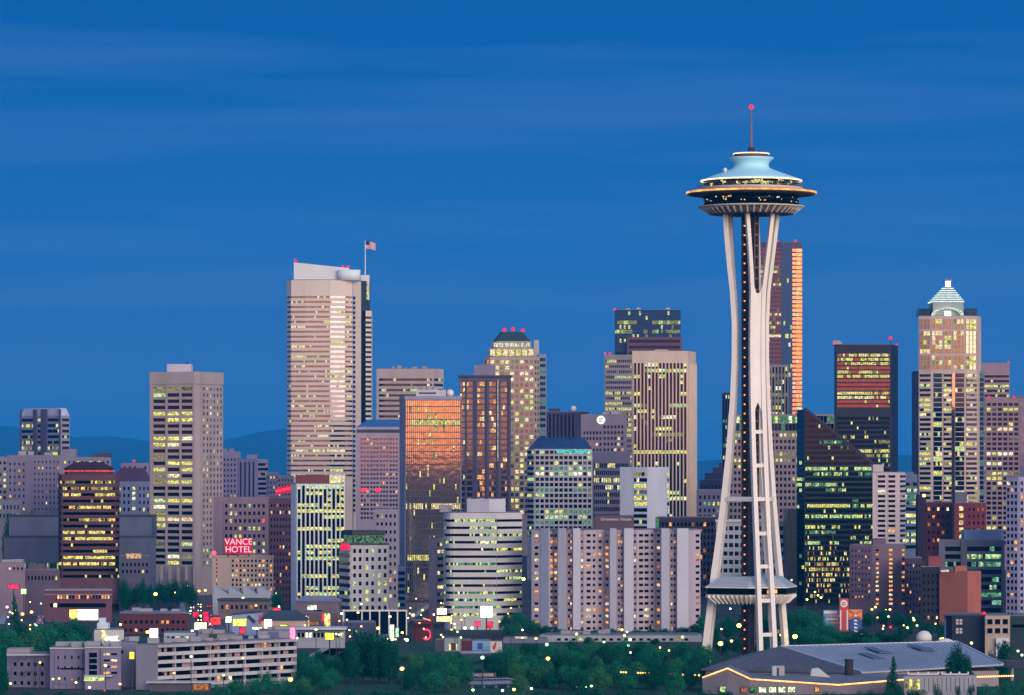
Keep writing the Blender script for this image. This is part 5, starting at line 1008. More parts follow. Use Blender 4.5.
m = MB(); m.beam((1 * s_, -.2, Z(616, 1530)), (8 * s_, -.2, Z(622.5, 1530)), 1.2, .2, (0, 0, 1)); m.build('mark', DARKM, o); m = MB(); m.hexa([(-15.5 * s_, -.5, Z(615, 1530) + .02), (14.5 * s_, -.5, Z(612.5, 1530) + .02), (14.5 * s_, 12.5, Z(612.5, 1530) + .02), (-15.5 * s_, 12.5, Z(615, 1530) + .02), (-15.5 * s_, -.5, Z(614, 1530)), (14.5 * s_, -.5, Z(611.5, 1530)), (14.5 * s_, 12.5, Z(611.5, 1530)), (-15.5 * s_, 12.5, Z(614, 1530))]); m.build('roof', MATS['roof_teal_dark'], o)
def hiphouse(name, label, x0, x1, Y, ye, yr, wallc, roofm, dep=14, inset=.25, wins=()):
    o = px_thing(name, label, 'building', (x0 + x1) / 2, Y); hw = (x1 - x0) / 2 * Y / F; ze, zr = Z(ye, Y), Z(yr, Y)
    m = MB(); m.box(-hw, hw, 0, dep, 0, ze); m.build('wall', mat('wall_%d_%d_%d' % wallc, alb(*wallc)), o)
    e = .6; m = MB(); m.v = [(-hw - e, -e, ze), (hw + e, -e, ze), (hw + e, dep + e, ze), (-hw - e, dep + e, ze), (-hw + 2 * hw * inset, dep / 2, zr), (hw - 2 * hw * inset, dep / 2, zr)]
    m.f = [(0, 1, 5, 4), (1, 2, 5), (2, 3, 4, 5), (3, 0, 4), (3, 2, 1, 0)]; m.m = [0] * 5; m.build('roof', roofm, o)
    for (a, c, ya, yb, mm, pn) in wins:
        m = MB(); cx_ = (x0 + x1) / 2; m.box((a - cx_) * Y / F, (c - cx_) * Y / F, -.15, .1, Z(yb, Y), Z(ya, Y)); m.build(pn, mm, o)
    return o
hiphouse('shop', 'tan restaurant with a dark hipped roof and one glaring white window', 259, 306, 1490, 620.5, 611, (188, 154, 140), MATS['roof_teal_dark'], 16, .2, [(264.5, 271.5, 619.5, 628, emit('glare_white', (1, .93, .7), 4, lo=1, sample=True), 'window'), (275, 303, 629, 631, DARKM, 'base_band'), (258.5, 261, 615, 624, sgr, 'red_pier')])
hiphouse('shop', 'mauve hall with a broad grey hipped roof under the striped tower', 295.5, 339, 1600, 601.5, 596.3, (112, 92, 106), mat('roof_slate_lilac', (.26, .25, .32), .7), 20, .18, [(307.5, 316.5, 605.3, 609.8, emit('shop_sign_pale', (.9, 1, .75), 1.3), 'lit_sign'), (314, 322, 610, 626, GL['k'], 'opening')])
t = lowr('shop', 'dim shopfront row with two flame-lit doorways below the lilac roof', [(297, 0), (338, 0)], 1560, 613, (104, 84, 90), D=10); t.block('lit_doorway', 305, 309, 617, 627, -.4, .1, emit('doorway_amber', (1, .55, .16), 1.3)); t.block('lit_doorway', 324.5, 330, 613.5, 627, -.4, .1, emit('doorway_yellow', (1, .70, .22), 1.6)); t.block('neon', 322, 324, 614, 621, -.4, .1, LIT['R']); t.block('counter', 309, 318, 622, 625, -.4, .1, LIT['o']); t.done()
t = lowr('shop', 'grey flat-roofed box with a dark hatch behind the balcony hotel', [(198, 0), (236, 0)], 1330, 634.5, (140, 126, 138), D=14); t.block('hatch', 209, 217, 634, 638.5, -.3, .1, DARKM); t.units(3, 1.5).done()
t = lowr('shop', 'pale mauve box with a darker square panel, beside the red neon column', [(258, 0), (290, 0)], 1345, 631, (150, 138, 162), D=14); t.block('panel', 268, 279, 631.5, 642, -.3, .1, mat('panel_mauve', alb(106, 98, 136))); t.units(2, 1.4).done()
t = lowr('shop', 'white flat shed with a blue-grey roof in front of the brick warehouse', [(164, 0), (196, 0)], 1345, 633, (168, 166, 184), D=14); t.grid(0, 166, 194, 635, 640, 1, 6, .6, .5, .1, PW).done()
t = lowr('shop', 'long white gas-station canopy with lit signs behind the neon column', [(296, 0), (345, 0)], 1420, 629, (150, 148, 160), D=12, z0=0.0); t.block('canopy', 293, 346, 627.6, 629.8, -4, 9, mat('canopy_white', alb(180, 178, 190))); t.grid(0, 297, 344, 632, 638, 1, 12, .7, .8, .5, [('P', 2), ('Y', 2), ('W', 2)]).done()
# frame pavilion
o = px_thing('frame_pavilion', 'blue glass hall behind an open white square frame', 'building', 376, 1530)
s_ = 1530 / F; m = MB(); m.box(-31 * s_, 31 * s_, 4, 18, 0, Z(612, 1530)); m.build('glass_hall', GL['b'], o)
for px in (343.5, 362, 370, 379.5, 389, 397.5, 406.5):
    m = MB(); x = (px - 376) * s_; m.box(x - .25, x + .25, 0, .5, 0, Z(611, 1530)); m.build('frame_post', WHITE, o)
m = MB(); m.box(-33.2 * s_, 31.2 * s_, -.1, .6, Z(611.2, 1530), Z(609.8, 1530)); m.build('frame_beam', WHITE, o)
t = lowr('shop', 'grey-blue standing-seam shed under the white frame', [(343, 0), (376, 0)], 1480, 622, (88, 88, 122), D=10); t.strips(0, 344, 375, 623, 640, 1, 22, .4, 0, PW, 'b', .15).done()
t = lowr('shop', 'dark bar front with a red neon ring and glowing red canopy', [(412, 0), (433, 0)], 1480, 621, (80, 46, 60), D=12); t.block('canopy', 415, 431, 622, 624.5, -1.5, 0, mat('canopy_red', (.2, .04, .05)))
m = MB(); n = 24; cx_, cz_ = X(426.2, 1479) - t.ox, t.z(634.5)
for k in range(20):
    a0, a1 = 2.2 - k * .23, 2.2 - (k + 1) * .23; m.tube((cx_ + 1.6 * math.cos(a0), -.5, cz_ + 1.9 * math.sin(a0)), (cx_ + 1.6 * math.cos(a1), -.5, cz_ + 1.9 * math.sin(a1)), .22, n=6)
m.build('neon_ring', emit('neon_pink', (1, .06, .18), 1.5, lo=1), t.root); t.block('red_panel', 415.5, 431.5, 628, 641, -.25, 0, mat('bar_red', (.14, .03, .04))); t.block('strip_light', 408, 433, 642.8, 645, -.6, -.3, emit('strip_peach', (1, .62, .35), 1.1))
m = MB(); m.beam((X(423, 1470) - t.ox, -10, Z(618, 1470)), (X(432, 1470) - t.ox, -10, Z(621, 1470)), .4, .3, (0, 0, 1)); m.build('slanted_neon', emit('neon_coral', (1, .2, .12), 1.5, lo=1), t.root); m = MB(); m.tube((X(431.5, 1470) - t.ox, -10, 0), (X(431.5, 1470) - t.ox, -10, Z(608.5, 1470)), .35, n=6); m.build('sign_post', mat('post_red', (.2, .05, .05)), t.root); t.done()
# mural strip
for lab, x0, x1, c, yt, nm in (('narrow brown shed wall beside the arched pale front', 435, 444.5, (84, 72, 84), 640, 'shop'), ('pale shopfront with a dark arch lit amber inside', 444.5, 461.5, (142, 152, 156), 638.5, 'shop'),
                           ('dark red shop wall between the arched and the pale blue fronts', 461.5, 472, (96, 40, 48), 640.5, 'shop'), ('pale blue painted wall with a dark blue square', 472, 490.5, (128, 160, 206), 641, 'shop')):
    t = lowr(nm, lab, [(x0, 0), (x1, 0)], 1395, yt, c, D=10)
    if 'arch' in lab and 'amber' in lab:
        for px in (450, 457): t.block('lit_arch', px - 1, px + 1, 644, 650, -.3, .1, LIT['W'])
        t.block('arch', 451, 456, 643, 650, -.35, .1, mat('arch_brown', (.12, .05, .03)))
    if 'square' in lab: t.block('painted_square', 477.5, 482.5, 643, 649, -.12, .05, sgn); t.block('painted_panel', 484, 490, 642, 652, -.1, .05, mat('painted_teal', (.25, .5, .55)))
    t.done()
t = lowr('mural_wall', 'white gable wall with a small red painted figure, lit from its foot', [(490.2, 0), (502, 0)], 1385, 641.5, (206, 186, 186), D=2, cat='wall')
m = MB(); x = X(494.5, 1385) - t.ox
for dx, dz, rx, rz in ((0, 0, .55, .75), (.3, .9, .35, .5), (.55, 1.5, .22, .3), (-.3, -.6, .35, .3)):
    m.prism([(x + dx + rx * math.cos(q * .45), 0) for q in range(1)], 0, 0) if False else m.ball((x + dx, -.02, t.z(646.8) + dz), rx, nu=10, nv=6, sz=rz / rx)
m.build('painted_figure', sgr, t.root); t.done()
t = lowr('shop', 'grey low shed with a pale sloping roof below the mural strip', [(461, 0), (491, 0)], 1370, 652.5, (120, 108, 122), D=8); t.block('roof_edge', 460, 491, 651.5, 653.4, -1, .5, mat('shed_roof_blue', alb(130, 140, 180))); t.done()
t = lowr('shop', 'low flat roof with pale edge between the trees and the mural wall', [(503, 0), (548, 0)], 1460, 638.5, (112, 108, 130), D=10); t.block('parapet', 515, 527, 636.5, 638.6, -.5, .5, WHITE); t.done()
# log flume with letters
o = px_thing('water_ride', 'blue-grey log flume trough with a curved drop and pale letters above it', 'ride', 488, 1165)
bl = mat('bridge_blue', (.16, .20, .30), .6); s_ = 1165 / F
m = MB(); pts = [(-20, 682.5), (-8, 682.8), (5, 682.6), (18, 682), (26, 683), (34, 686.5), (42, 691), (50, 695)]
for (a, ya), (c, yb) in zip(pts, pts[1:]): m.beam((a * s_, 0, Z(ya, 1165)), (c * s_, 0, Z(yb, 1165)), .9, 3, (0, 0, 1))
m.build('trough', bl, o); m = MB()
for (a, ya), (c, yb) in zip(pts, pts[1:]):
    m.beam((a * s_, -1.5, Z(ya - 4.2, 1165)), (c * s_, -1.5, Z(yb - 4.2, 1165)), .15, .15, (0, 0, 1))
    for q in range(4): x = a + (c - a) * q / 4; y = ya + (yb - ya) * q / 4; m.tube((x * s_, -1.5, Z(y, 1165)), (x * s_, -1.5, Z(y - 4.2, 1165)), .06, n=4)
m.build('railing', mat('rail_blue', (.30, .36, .48), .5), o)
for px in (-16, -4, 8, 20):
    m = MB(); m.tube((px * s_, 0, -1), (px * s_, 0, Z(683, 1165)), .45, n=8); m.build('pier', bl, o)
m = MB(); m.box(-18 * s_, 8 * s_, -1.6, -1.5, Z(677, 1165), Z(672.5, 1165)); m.build('sign_board', mat('board_brown', (.12, .07, .08)), o)
text('WILD RIVER', 'lettering', 1.15, lv, o, (-5 * s_, -1.66, Z(674.8, 1165)))
# ------------------------------------------------------------------ signs
o = px_thing('neon_sign', 'red two-line hotel neon sign standing on the beige brick hotel', 'sign', 238.5, 1788); NR = emit('neon_letters', (1, .05, .12), 2.2, lo=1)
pxbox(o, 'backing', emit('sign_red_glow', (.55, .012, .03), .8, lo=.7), 225, 252, 538.2, 553.5, 1788, 0, .5); NP = emit('neon_letters_pale', (1, .34, .42), 1.5, lo=1)
text('VANCE', 'lettering', 3.9, NP, o, (0, -.12, Z(542, 1788)), sx=.98); text('HOTEL', 'lettering', 3.9, NP, o, (0, -.12, Z(549.6, 1788)), sx=.98)
for px in (228, 238, 249):
    m = MB(); x = X(px, 1788) - o.location.x; m.tube((x, .8, Z(556.3, 1788)), (x, .8, Z(540, 1788)), .2, n=6); m.build('support', DARKM, o)
m = MB(); m.ball((X(214, 1788) - o.location.x, .3, Z(553, 1788)), 1.1); m.build('neon_ball', emit('neon_soft', (1, .12, .2), 1.1, lo=1), o, True)
o = px_thing('neon_sign', 'tilted red rooftop neon sign on the dark brick block', 'sign', 284, 1896); m = MB(); y0, y1 = Z(494, 1896), Z(491.5, 1896)
m.hexa([(-4, 0, y0 - .6), (4, 0, y0 + 1.2), (4, .4, y0 + 1.2), (-4, .4, y0 - .6), (-4, 0, y0 + 2.9), (4, 0, y0 + 4.7), (4, .4, y0 + 4.7), (-4, .4, y0 + 2.9)]); m.build('backing', MATS['sign_red_glow'], o)
t_ = text('ROOSEVELT', 'lettering', 1.75, NR, o, (0, -.15, y0 + 2.05), sx=.85); t_.rotation_euler = (R(90), R(-12.5), 0)
for x in (-3, 3): m = MB(); m.tube((x, .6, Z(499, 1896)), (x, .6, y0 + 1.5), .15, n=6); m.build('support', DARKM, o)
o = px_thing('billboard', 'glaring white billboard with a yellow end, above the leafy trees', 'billboard', 84, 1560)
pxbox(o, 'panel', emit('billboard_white', (1, .97, .86), 1.8, scale=.4, lo=.55), 78, 98, 609.5, 620, 1560, 0, .5); pxbox(o, 'yellow_panel', emit('billboard_yellow', (1, .75, .15), 1.3, lo=.4), 69.5, 77.8, 609.5, 619, 1560, 0, .5)
for px in (75, 92): m = MB(); x = X(px, 1560) - o.location.x; m.tube((x, .8, 0), (x, .8, Z(612, 1560)), .35, n=8); m.build('post', DARKM, o)
def lit_sign(name, label, px0, px1, y0, y1, Y, col, st, post=True, lo=.35):
    o = px_thing(name, label, 'sign', (px0 + px1) / 2, Y); pxbox(o, 'panel', emit('sign_%s' % name + '_%d' % int(px0), col, st, lo=lo, scale=1.1), px0, px1, y0, y1, Y, 0, .6)
    f = MB(); c = o.location; f.box(X(px0 - .5, Y) - c.x, X(px1 + .5, Y) - c.x, Y + .1 - c.y, Y + .8 - c.y, Z(y1 + .5, Y), Z(y0 - .5, Y)); f.build('case', DARKM, o)
    if post: m = MB(); m.tube((0, .5, 0), (0, .5, Z(y1, Y)), .22, n=8); m.build('post', DARKM, o)
    return o
lit_sign('shop_sign', 'wide pale-yellow lit sign behind the balcony hotel roof, beside the avenue', 194.5, 206.5, 622.5, 629.8, 1350, (1, .93, .5), 1.6)
lit_sign('shop_sign', 'yellow-green lit box sign next to the white gabled shed', 233, 246.5, 618.8, 626, 1440, (.85, .95, .15), 1.3)
lit_sign('shop_sign', 'small round-cornered white lit sign just off the avenue', 225.5, 231.5, 616.5, 622.5, 1450, (.95, 1, .75), 1.7)
lit_sign('shop_sign', 'thin pale strip sign under the tan restaurant', 252, 262, 627, 629.6, 1400, (.9, 1, .7), 1.4)
lit_sign('shop_sign', 'yellow lit box sign before the gas-station canopy', 325, 334, 633, 639.5, 1380, (.95, .95, .08), 1.3)
lit_sign('shop_sign', 'round yellow lit sign on the tan restaurant corner', 279.8, 287.5, 624.8, 631, 1380, (.92, .95, .06), 1.1)
lit_sign('shop_sign', 'tall white-green lit pylon sign among the street lamps', 389.8, 394, 624.8, 640.5, 1400, (.85, 1, .6), 1.5)
lit_sign('shop_sign', 'shorter green-tinted pylon sign beside the tall pylon', 395.6, 398.6, 628, 637, 1410, (.55, 1, .6), 1.1)
lit_sign('neon_sign', 'red-pink glowing neon column at the end of the balcony hotel', 290, 295, 627.5, 641.5, 1330, (1, .12, .22), 2.6, lo=.8)
lit_sign('neon_sign', 'small red sign above the store corner by the avenue', 193, 198.5, 612, 617, 1500, (1, .02, .08), 1.1)
lit_sign('neon_sign', 'red double sign hanging over the avenue', 203.5, 208.5, 612, 621, 1490, (1, .02, .07), 1.1)
lit_sign('neon_sign', 'wide red awning sign with white dots by the avenue', 210.5, 220.5, 617.5, 624.5, 1480, (1, .05, .05), 1.2)
lit_sign('neon_sign', 'red lit disc sign before the yellow-green box sign', 239.8, 245, 628, 633.5, 1380, (1, .03, .06), 1.2)
lit_sign('neon_sign', 'dull red sign on the roof edge of the tan restaurant', 272.5, 280.5, 608, 614, 1500, (1, .05, .06), 1.1)
lit_sign('neon_sign', 'red lit sign on the pinkish wall near the photo edge', 8, 18.5, 584.5, 588.5, 1690, (1, .03, .10), 1.2)
lit_sign('shop_sign', 'square pale-green lit sign by the dark conifer', 21, 26.5, 589, 594, 1680, (.8, 1, .5), 1.3)
lit_sign('shop_sign', 'white-yellow lit store front panel by the rounded office corner', 437, 446.5, 608.5, 614.5, 1470, (1, .98, .6), 1.9)
lit_sign('shop_sign', 'lower yellow lit panel under the white-yellow store panel', 436.5, 452, 616.5, 621.5, 1465, (1, .9, .4), 1.3)
lit_sign('neon_sign', 'first red traffic-side sign below the floodlight', 475, 480, 621.5, 626, 1450, (1, .05, .12), 1.3)
lit_sign('neon_sign', 'second red sign, nearer the trees below the floodlight', 487.5, 492.5, 622, 627.5, 1450, (1, .03, .05), 1.3)
lit_sign('neon_sign', 'red corner sign on the white concrete block', 340.5, 349.5, 543.5, 550, 1634, (1, .02, .09), 1.1, post=False)
lit_sign('shop_sign', 'yellow lozenge lamp sign among the grey blocks', 129.4, 134.2, 652, 659, 1140, (1, .88, .06), 1.3)
o = px_thing('floodlight', 'glaring square white floodlight sign on a mast before the rounded office', 'floodlight', 486.5, 1440); pxbox(o, 'panel', emit('flood_white', (1, .97, .82), 5, lo=1, sample=True), 480.8, 492.2, 606.5, 617, 1440, 0, .5)
m = MB(); m.tube((0, .5, 0), (0, .5, Z(616, 1440)), .25, n=8); m.build('mast', DARKM, o)
o = px_thing('floodlight', 'glaring white floodlight on a mast behind the end wall of the balcony hotel', 'floodlight', 153.8, 1190); pxbox(o, 'panel', MATS['flood_white'], 150, 157.6, 628.6, 639, 1190, 0, .5)
m = MB(); m.tube((0, .5, 0), (0, .5, Z(638, 1190)), .22, n=8); m.build('mast', DARKM, o)
# ------------------------------------------------------------------ lamps
LC = {'y': ('yellow', (1.0, .70, .12), 5.0), 'o': ('orange', (1.0, .42, .09), 4.5), 'p': ('peach', (1.0, .66, .38), 4.0), 'g': ('green-white', (.50, 1.0, .45), 3.5), 'w': ('white', (1.0, .94, .72), 7.0), 'r': ('red', (1.0, .03, .05), 2.0), 'b': ('bluish', (.55, .8, 1.0), 1.8)}
protos = {}
def lamp(px, py, c='y', r=.7, h=9.0, Y=None):
    r *= .52
    Y = Y or (CZ - h) * F / (py - HOR); zl = Z(py, Y)
    key = (c, round(r * 4))
    nm, colr, st = LC[c]
    o = thing('street_lamp' if c != 'r' else 'traffic_light', {'y': 'yellow glowing globe lamp on a pole among the streets and trees', 'o': 'orange sodium street lamp glowing among the low roofs', 'p': 'pale peach street lamp on a thin pole',
              'g': 'green-white lamp on a thin pole among the trees', 'w': 'glaring white lamp on a tall pole', 'r': 'red signal light over the street', 'b': 'small bluish lamp by the streets'}[c], 'street lamp' if c != 'r' else 'traffic light', (X(px, Y), Y, 0),
              {'y': 'yellow street lamps', 'o': 'orange street lamps', 'p': 'peach street lamps', 'g': 'green-white lamps', 'w': 'white lamps', 'r': 'red signal lights', 'b': 'bluish lamps'}[c])
    if key not in protos:
        m = MB(); m.ball((0, 0, 0), r, nu=12, nv=8, sz=.9); protos[key] = m.mesh('globe', emit('lamp_' + nm.replace('-', '_'), colr, st, lo=1, sample=True), True)
        m = MB(); m.tube((0, 0, r * .7), (0, 0, r * 1.15), r * .5, r * .2, 10); protos[key + (1,)] = m.mesh('cap', DARKM)
    link('globe', protos[key], o, (0, 0, zl)); link('cap', protos[key + (1,)], o, (0, 0, zl))
    m = MB(); m.tube((0, 0, 0), (0, 0, zl - r * .8), .14, .09, 6); m.build('pole', DARKM, o); return o
for a in [(44, 594, 'y', 1.5), (7, 607, 'p', .9), (10, 612, 'g', .7), (22.5, 614, 'o', 1.1), (31.5, 612, 'o', 1.1), (8, 617, 'b', .6), (40, 620, 'r', .8), (41, 603.5, 'p', .6), (30, 602, 'y', .5), (82, 640, 'y', .8), (120.5, 624.5, 'y', 1.1), (113.5, 628.5, 'p', .9), (102.5, 632.5, 'y', 1.0), (155.5, 594, 'y', 1.6), (155, 584.5, 'p', .8),
          (147.5, 632, 'o', 1.0, 11), (105.5, 665.5, 'y', 1.1), (10.5, 683.5, 'o', .6), (53, 679, 'y', .7), (59, 678.5, 'y', .6), (76, 682.5, 'y', .6), (89.5, 687.3, 'p', .7), (40, 662.5, 'o', .7), (120, 684, 'o', .5), (104.5, 690.5, 'r', .4),
          (140, 560, 'y', 1.6, 20), (147, 507, 'y', 1.3, 40), (199, 591, 'o', 1.0), (205.3, 590.3, 'o', 1.1), (175, 592.5, 'y', .6), (188, 585.5, 'g', .5), (243, 598, 'g', 1.0), (256, 605.5, 'y', .8), (190.5, 611, 'g', .7), (200.7, 615.7, 'g', .6), (192.3, 631, 'p', 1.0), (276, 593.5, 'y', .8), (279, 606.5, 'w', .6), (243, 658, 'o', .6), (191, 656.5, 'g', .5, 8, 1140), (174, 673, 'o', .4, 5), (223.5, 675.3, 'y', .7), (290.5, 679.5, 'o', 1.0),
          (341.5, 613.5, 'p', .8), (347, 619.7, 'p', .6), (378, 628.2, 'o', 1.0), (358, 612.6, 'y', 1.0), (361.5, 604, 'g', .6), (390, 616.5, 'p', .8), (413, 615, 'o', 1.0), (422.5, 610, 'y', 1.2), (410.5, 608, 'y', .6), (402.3, 632.6, 'y', .8), (407, 640, 'g', 1.2), (402, 668.7, 'o', .8), (316, 629.5, 'y', .8), (350, 636.5, 'y', .6),
          (443.5, 603.5, 'y', .7), (441, 603, 'p', .5), (455, 627.5, 'y', .7), (454.5, 624, 'g', .6), (464.8, 615.5, 'g', .6), (465, 628, 'g', .8), (472, 628, 'g', .8), (443, 637, 'p', .6), (461, 637.5, 'p', .6), (499.5, 621.5, 'y', .7), (511, 608, 'y', .5, 14), (482.5, 657.5, 'g', 1.0), (536, 638.5, 'y', .8), (547, 644.5, 'g', .8), (548, 658.5, 'o', .9), (502.5, 690.5, 'g', .5, 4), (514, 689.5, 'y', 1.1, 4), (531.5, 688.5, 'g', .7, 4), (473, 690, 'g', .4, 4),
          (523.5, 579, 'y', 1.4, 14), (576.5, 634, 'y', .9), (622, 629.8, 'y', 1.0), (627, 632, 'p', .7), (624.5, 635.5, 'y', .8), (630, 639.5, 'g', .9), (628.5, 645.5, 'g', .7), (682.5, 637, 'y', .9), (660, 647.5, 'y', .6), (669, 650.5, 'y', .5), (630.5, 652.5, 'p', .5), (604, 642, 'g', .5),
          (577, 686, 'g', .5, 3), (581, 687.3, 'g', .5, 3), (585.5, 686.7, 'g', .5, 3), (591.5, 686, 'g', .6, 3), (739, 625.5, 'y', 1.3), (720.5, 643.5, 'y', 1.5), (731.5, 641, 'y', .8), (721.5, 629, 'p', .4), (730.3, 608.7, 'w', .5, 12), (795, 636.5, 'y', 1.4), (781, 635, 'y', .9), (815, 592, 'y', 1.0), (818, 595.3, 'y', 1.0), (821, 597.5, 'y', 1.0), (807, 599.5, 'y', 1.0), (791.5, 580, 'g', .6, 14),
          (872, 609.3, 'y', 1.0), (875.5, 607, 'y', 1.1), (890, 609.5, 'y', 1.1), (877.5, 617.5, 'o', .6), (888.5, 616.5, 'g', .6), (890.5, 627, 'r', 1.1), (907.5, 627.7, 'y', 1.0), (914, 620, 'y', 1.0), (917, 625.5, 'g', .6), (935.5, 623.7, 'o', .7), (941, 639, 'y', .8), (971.5, 643, 'y', 1.2), (863, 504, 'y', .9, 40), (1018, 651, 'g', .5), (1022, 655, 'g', .5)]:
    lamp(*a)
lamp(924, 495.5, 'y', 1.6, 40, 1925)
# ------------------------------------------------------------------ cars on the avenue
PAINT = [mat('car_paint_%s' % n, c, .3, .2, .03) for n, c in (('silver', (.35, .36, .38)), ('red', (.30, .03, .03)), ('black', (.02, .02, .025)), ('white', (.6, .6, .6)), ('blue', (.04, .08, .22)))]
HL = emit('headlamp', (1, .85, .5), 7, lo=1, sample=True); TL = emit('tail_lamp', (1, .06, .03), 4, lo=1, sample=True)
def car_proto(pm):
    rt = thing('parked_car', 'car', 'car', (0, 0, 0), 'cars on the avenue')
    m = MB(); m.hexa([(-.85, -2.15, .3), (.85, -2.15, .3), (.85, 2.15, .3), (-.85, 2.15, .3), (-.85, -2.1, .85), (.85, -2.1, .85), (.85, 2.1, .95), (-.85, 2.1, .95)]); m.hexa([(-.78, -1.0, .86), (.78, -1.0, .86), (.78, 1.7, .93), (-.78, 1.7, .93), (-.62, -.3, 1.42), (.62, -.3, 1.42), (.62, 1.1, 1.42), (-.62, 1.1, 1.42)]); m.build('body', pm, rt)
    m = MB(); m.hexa([(-.66, -.98, .93), (.66, -.98, .93), (.66, -.9, .93), (-.66, -.9, .93), (-.56, -.38, 1.36), (.56, -.38, 1.36), (.56, -.3, 1.36), (-.56, -.3, 1.36)]); m.build('windscreen', GL['k'], rt)
    for x in (-.6, .6):
        m = MB(); m.ball((x, -2.14, .62), .17, nu=8, nv=5); m.build('headlight', HL, rt); m = MB(); m.box(x - .18, x + .18, 2.1, 2.18, .65, .82); m.build('tail_light', TL, rt)
        for y in (-1.35, 1.35): m = MB(); m.tube((x * 1.25 - .1, y, .31), (x * 1.25 + .1, y, .31), .31, n=12); m.build('wheel', mat('tyre', (.02, .02, .02), .9), rt)
    return rt
cps = [car_proto(p) for p in PAINT]; rc = random.Random(5); used = set()
for k in range(22):
    inb = k % 2 == 0; Yc = 1510 + k * 19 + rc.uniform(-4, 4); u = (Yc - 1480) / 1120; x = X(206, 1480) * (1 - u) + X(203, 2600) * u + (-1 if inb else 1) * rc.choice((2.2, 5.6)); i = rc.randrange(5)
    c = cps[i] if i not in used else copy_tree(cps[i]); used.add(i); c.location = (x, Yc, .01); c.rotation_euler = (0, 0, rc.uniform(-.02, .02) + (0 if inb else math.pi)); c.name = 'car'
    c['label'] = ('car with white headlights coming down the busy avenue' if inb else 'car with red tail lights driving away up the busy avenue'); c['group'] = 'cars coming down the avenue' if inb else 'cars driving up the avenue'
for i, c in enumerate(cps):
    if i not in used: c.location = (X(213, 1600), 1600 + i * 6, .01); c['label'] = 'car standing at the kerb of the busy avenue'; c['group'] = 'cars at the kerb'
# ------------------------------------------------------------------ trees
rt_ = random.Random(12)
LEAFM = {}
def leafmat(name, base):
    m = mat(name, base, .9, var=.6, scale=.45, stretch=1, spec=0.0); b_ = m.node_tree.nodes['Principled BSDF']; return m
FOL = [leafmat('foliage_green', (.014, .172, .090)), leafmat('foliage_deep', (.006, .098, .058)), leafmat('foliage_bright', (.040, .19, .075))]
BARK = mat('bark', (.07, .055, .045), .9, var=.3, scale=1.5)
def crown_mesh(kind, seed):
    r = random.Random(seed); m = MB(); cl = []
    if kind == 'poplar': cl = [(Vector((r.gauss(0, .10), r.gauss(0, .10), .16 + .80 * k / 30)), .15 * math.sin(math.pi * min(.97, .12 + .84 * k / 30)) ** .6 + .025) for k in range(31)]
    elif kind == 'conifer':
        for k in range(34):
            t = k / 33; a = r.uniform(0, 6.28); q = .26 * (1 - t) + .01; cl.append((Vector((q * .7 * math.cos(a), q * .7 * math.sin(a), .10 + .88 * t)), .05 + .09 * (1 - t)))
    elif kind == 'bush': cl = [(Vector((r.uniform(-.5, .5), r.uniform(-.3, .3), r.uniform(.2, .7))), r.uniform(.18, .3)) for k in range(14)]
    else:
        for k in range(44):
            d = Vector((r.gauss(0, 1), r.gauss(0, 1), r.gauss(.05, .9))).normalized(); q = r.uniform(.5, 1.0); cl.append((Vector((d.x * .37 * q, d.y * .37 * q, .53 + d.z * .37 * q)), r.uniform(.09, .17)))
        cl += [(Vector((r.gauss(0, .1), r.gauss(0, .1), r.uniform(.45, .8))), .2) for k in range(6)]
    n = {'poplar': 5200, 'conifer': 2600, 'bush': 1800}.get(kind, 5200); tot = sum(c[1] ** 2 for c in cl)
    for c, rad in cl:
        for k in range(int(n * rad ** 2 / tot)):
            d = Vector((r.gauss(0, 1), r.gauss(0, 1), r.gauss(0, 1))).normalized(); p = c + d * rad * (.55 + .5 * r.random())
            if p.z < .03: continue
            s = r.uniform(.013, .028) * (1.6 if kind == 'bush' else 1.0); nn = (d + Vector((r.gauss(0, .6), r.gauss(0, .6), r.gauss(.2, .6)))).normalized(); u = nn.orthogonal().normalized(); v = nn.cross(u); a = r.uniform(0, 6.28)
            u, v = u * math.cos(a) + v * math.sin(a), v * math.cos(a) - u * math.sin(a); m.face([p - u * s, p - v * s * .6, p + u * s, p + v * s * .6])
    return m
def trunk_mesh(kind, seed):
    r = random.Random(seed); m = MB(); top = .9 if kind in ('poplar', 'conifer') else .55; m.tube((0, 0, -.02), (.01, 0, top), .028, .006, 8)
    if kind == 'round':
        for k in range(7): a = k * .9 + r.random(); z = .24 + .05 * k; m.tube((0, 0, z), (.24 * math.cos(a), .24 * math.sin(a), z + .22), .014, .004, 6)
    return m
TM = {}
for kind in ('round', 'poplar', 'conifer', 'bush'):
    for v in range(4 if kind == 'round' else 2):
        for fi in range(3): 
            if fi == 0: base = crown_mesh(kind, v * 7 + 1)
            TM[kind, v, fi] = base.mesh('crown', FOL[fi])
        TM[kind, v] = trunk_mesh(kind, v).mesh('trunk', BARK)
def tree(px, py, Y, wpx=None, kind='round', fol=0, label=None, group=None, z=0.0):
    """crown top at row py, standing at distance Y; wpx is the crown width in pixels"""
    h = Z(py, Y) - z; v = rt_.randrange(4 if kind == 'round' else 2); nm = {'round': 'tree', 'poplar': 'poplar_tree', 'conifer': 'conifer_tree', 'bush': 'bush'}[kind]
    o = thing(nm, label, 'tree' if kind != 'bush' else 'bush', (X(px, Y), Y, z), group, rt_.uniform(0, 6.28)); wd = (wpx or h * F / Y * .9) * Y / F
    nat = {'round': .98, 'poplar': .46, 'conifer': .56, 'bush': 1.4}[kind]
    o.scale = (wd / nat, wd / nat, h / {'round': 1.02, 'poplar': 1.02, 'conifer': 1.03, 'bush': .95}[kind])
    link('crown', TM[kind, v, fol], o); link('trunk', TM[kind, v], o); return o
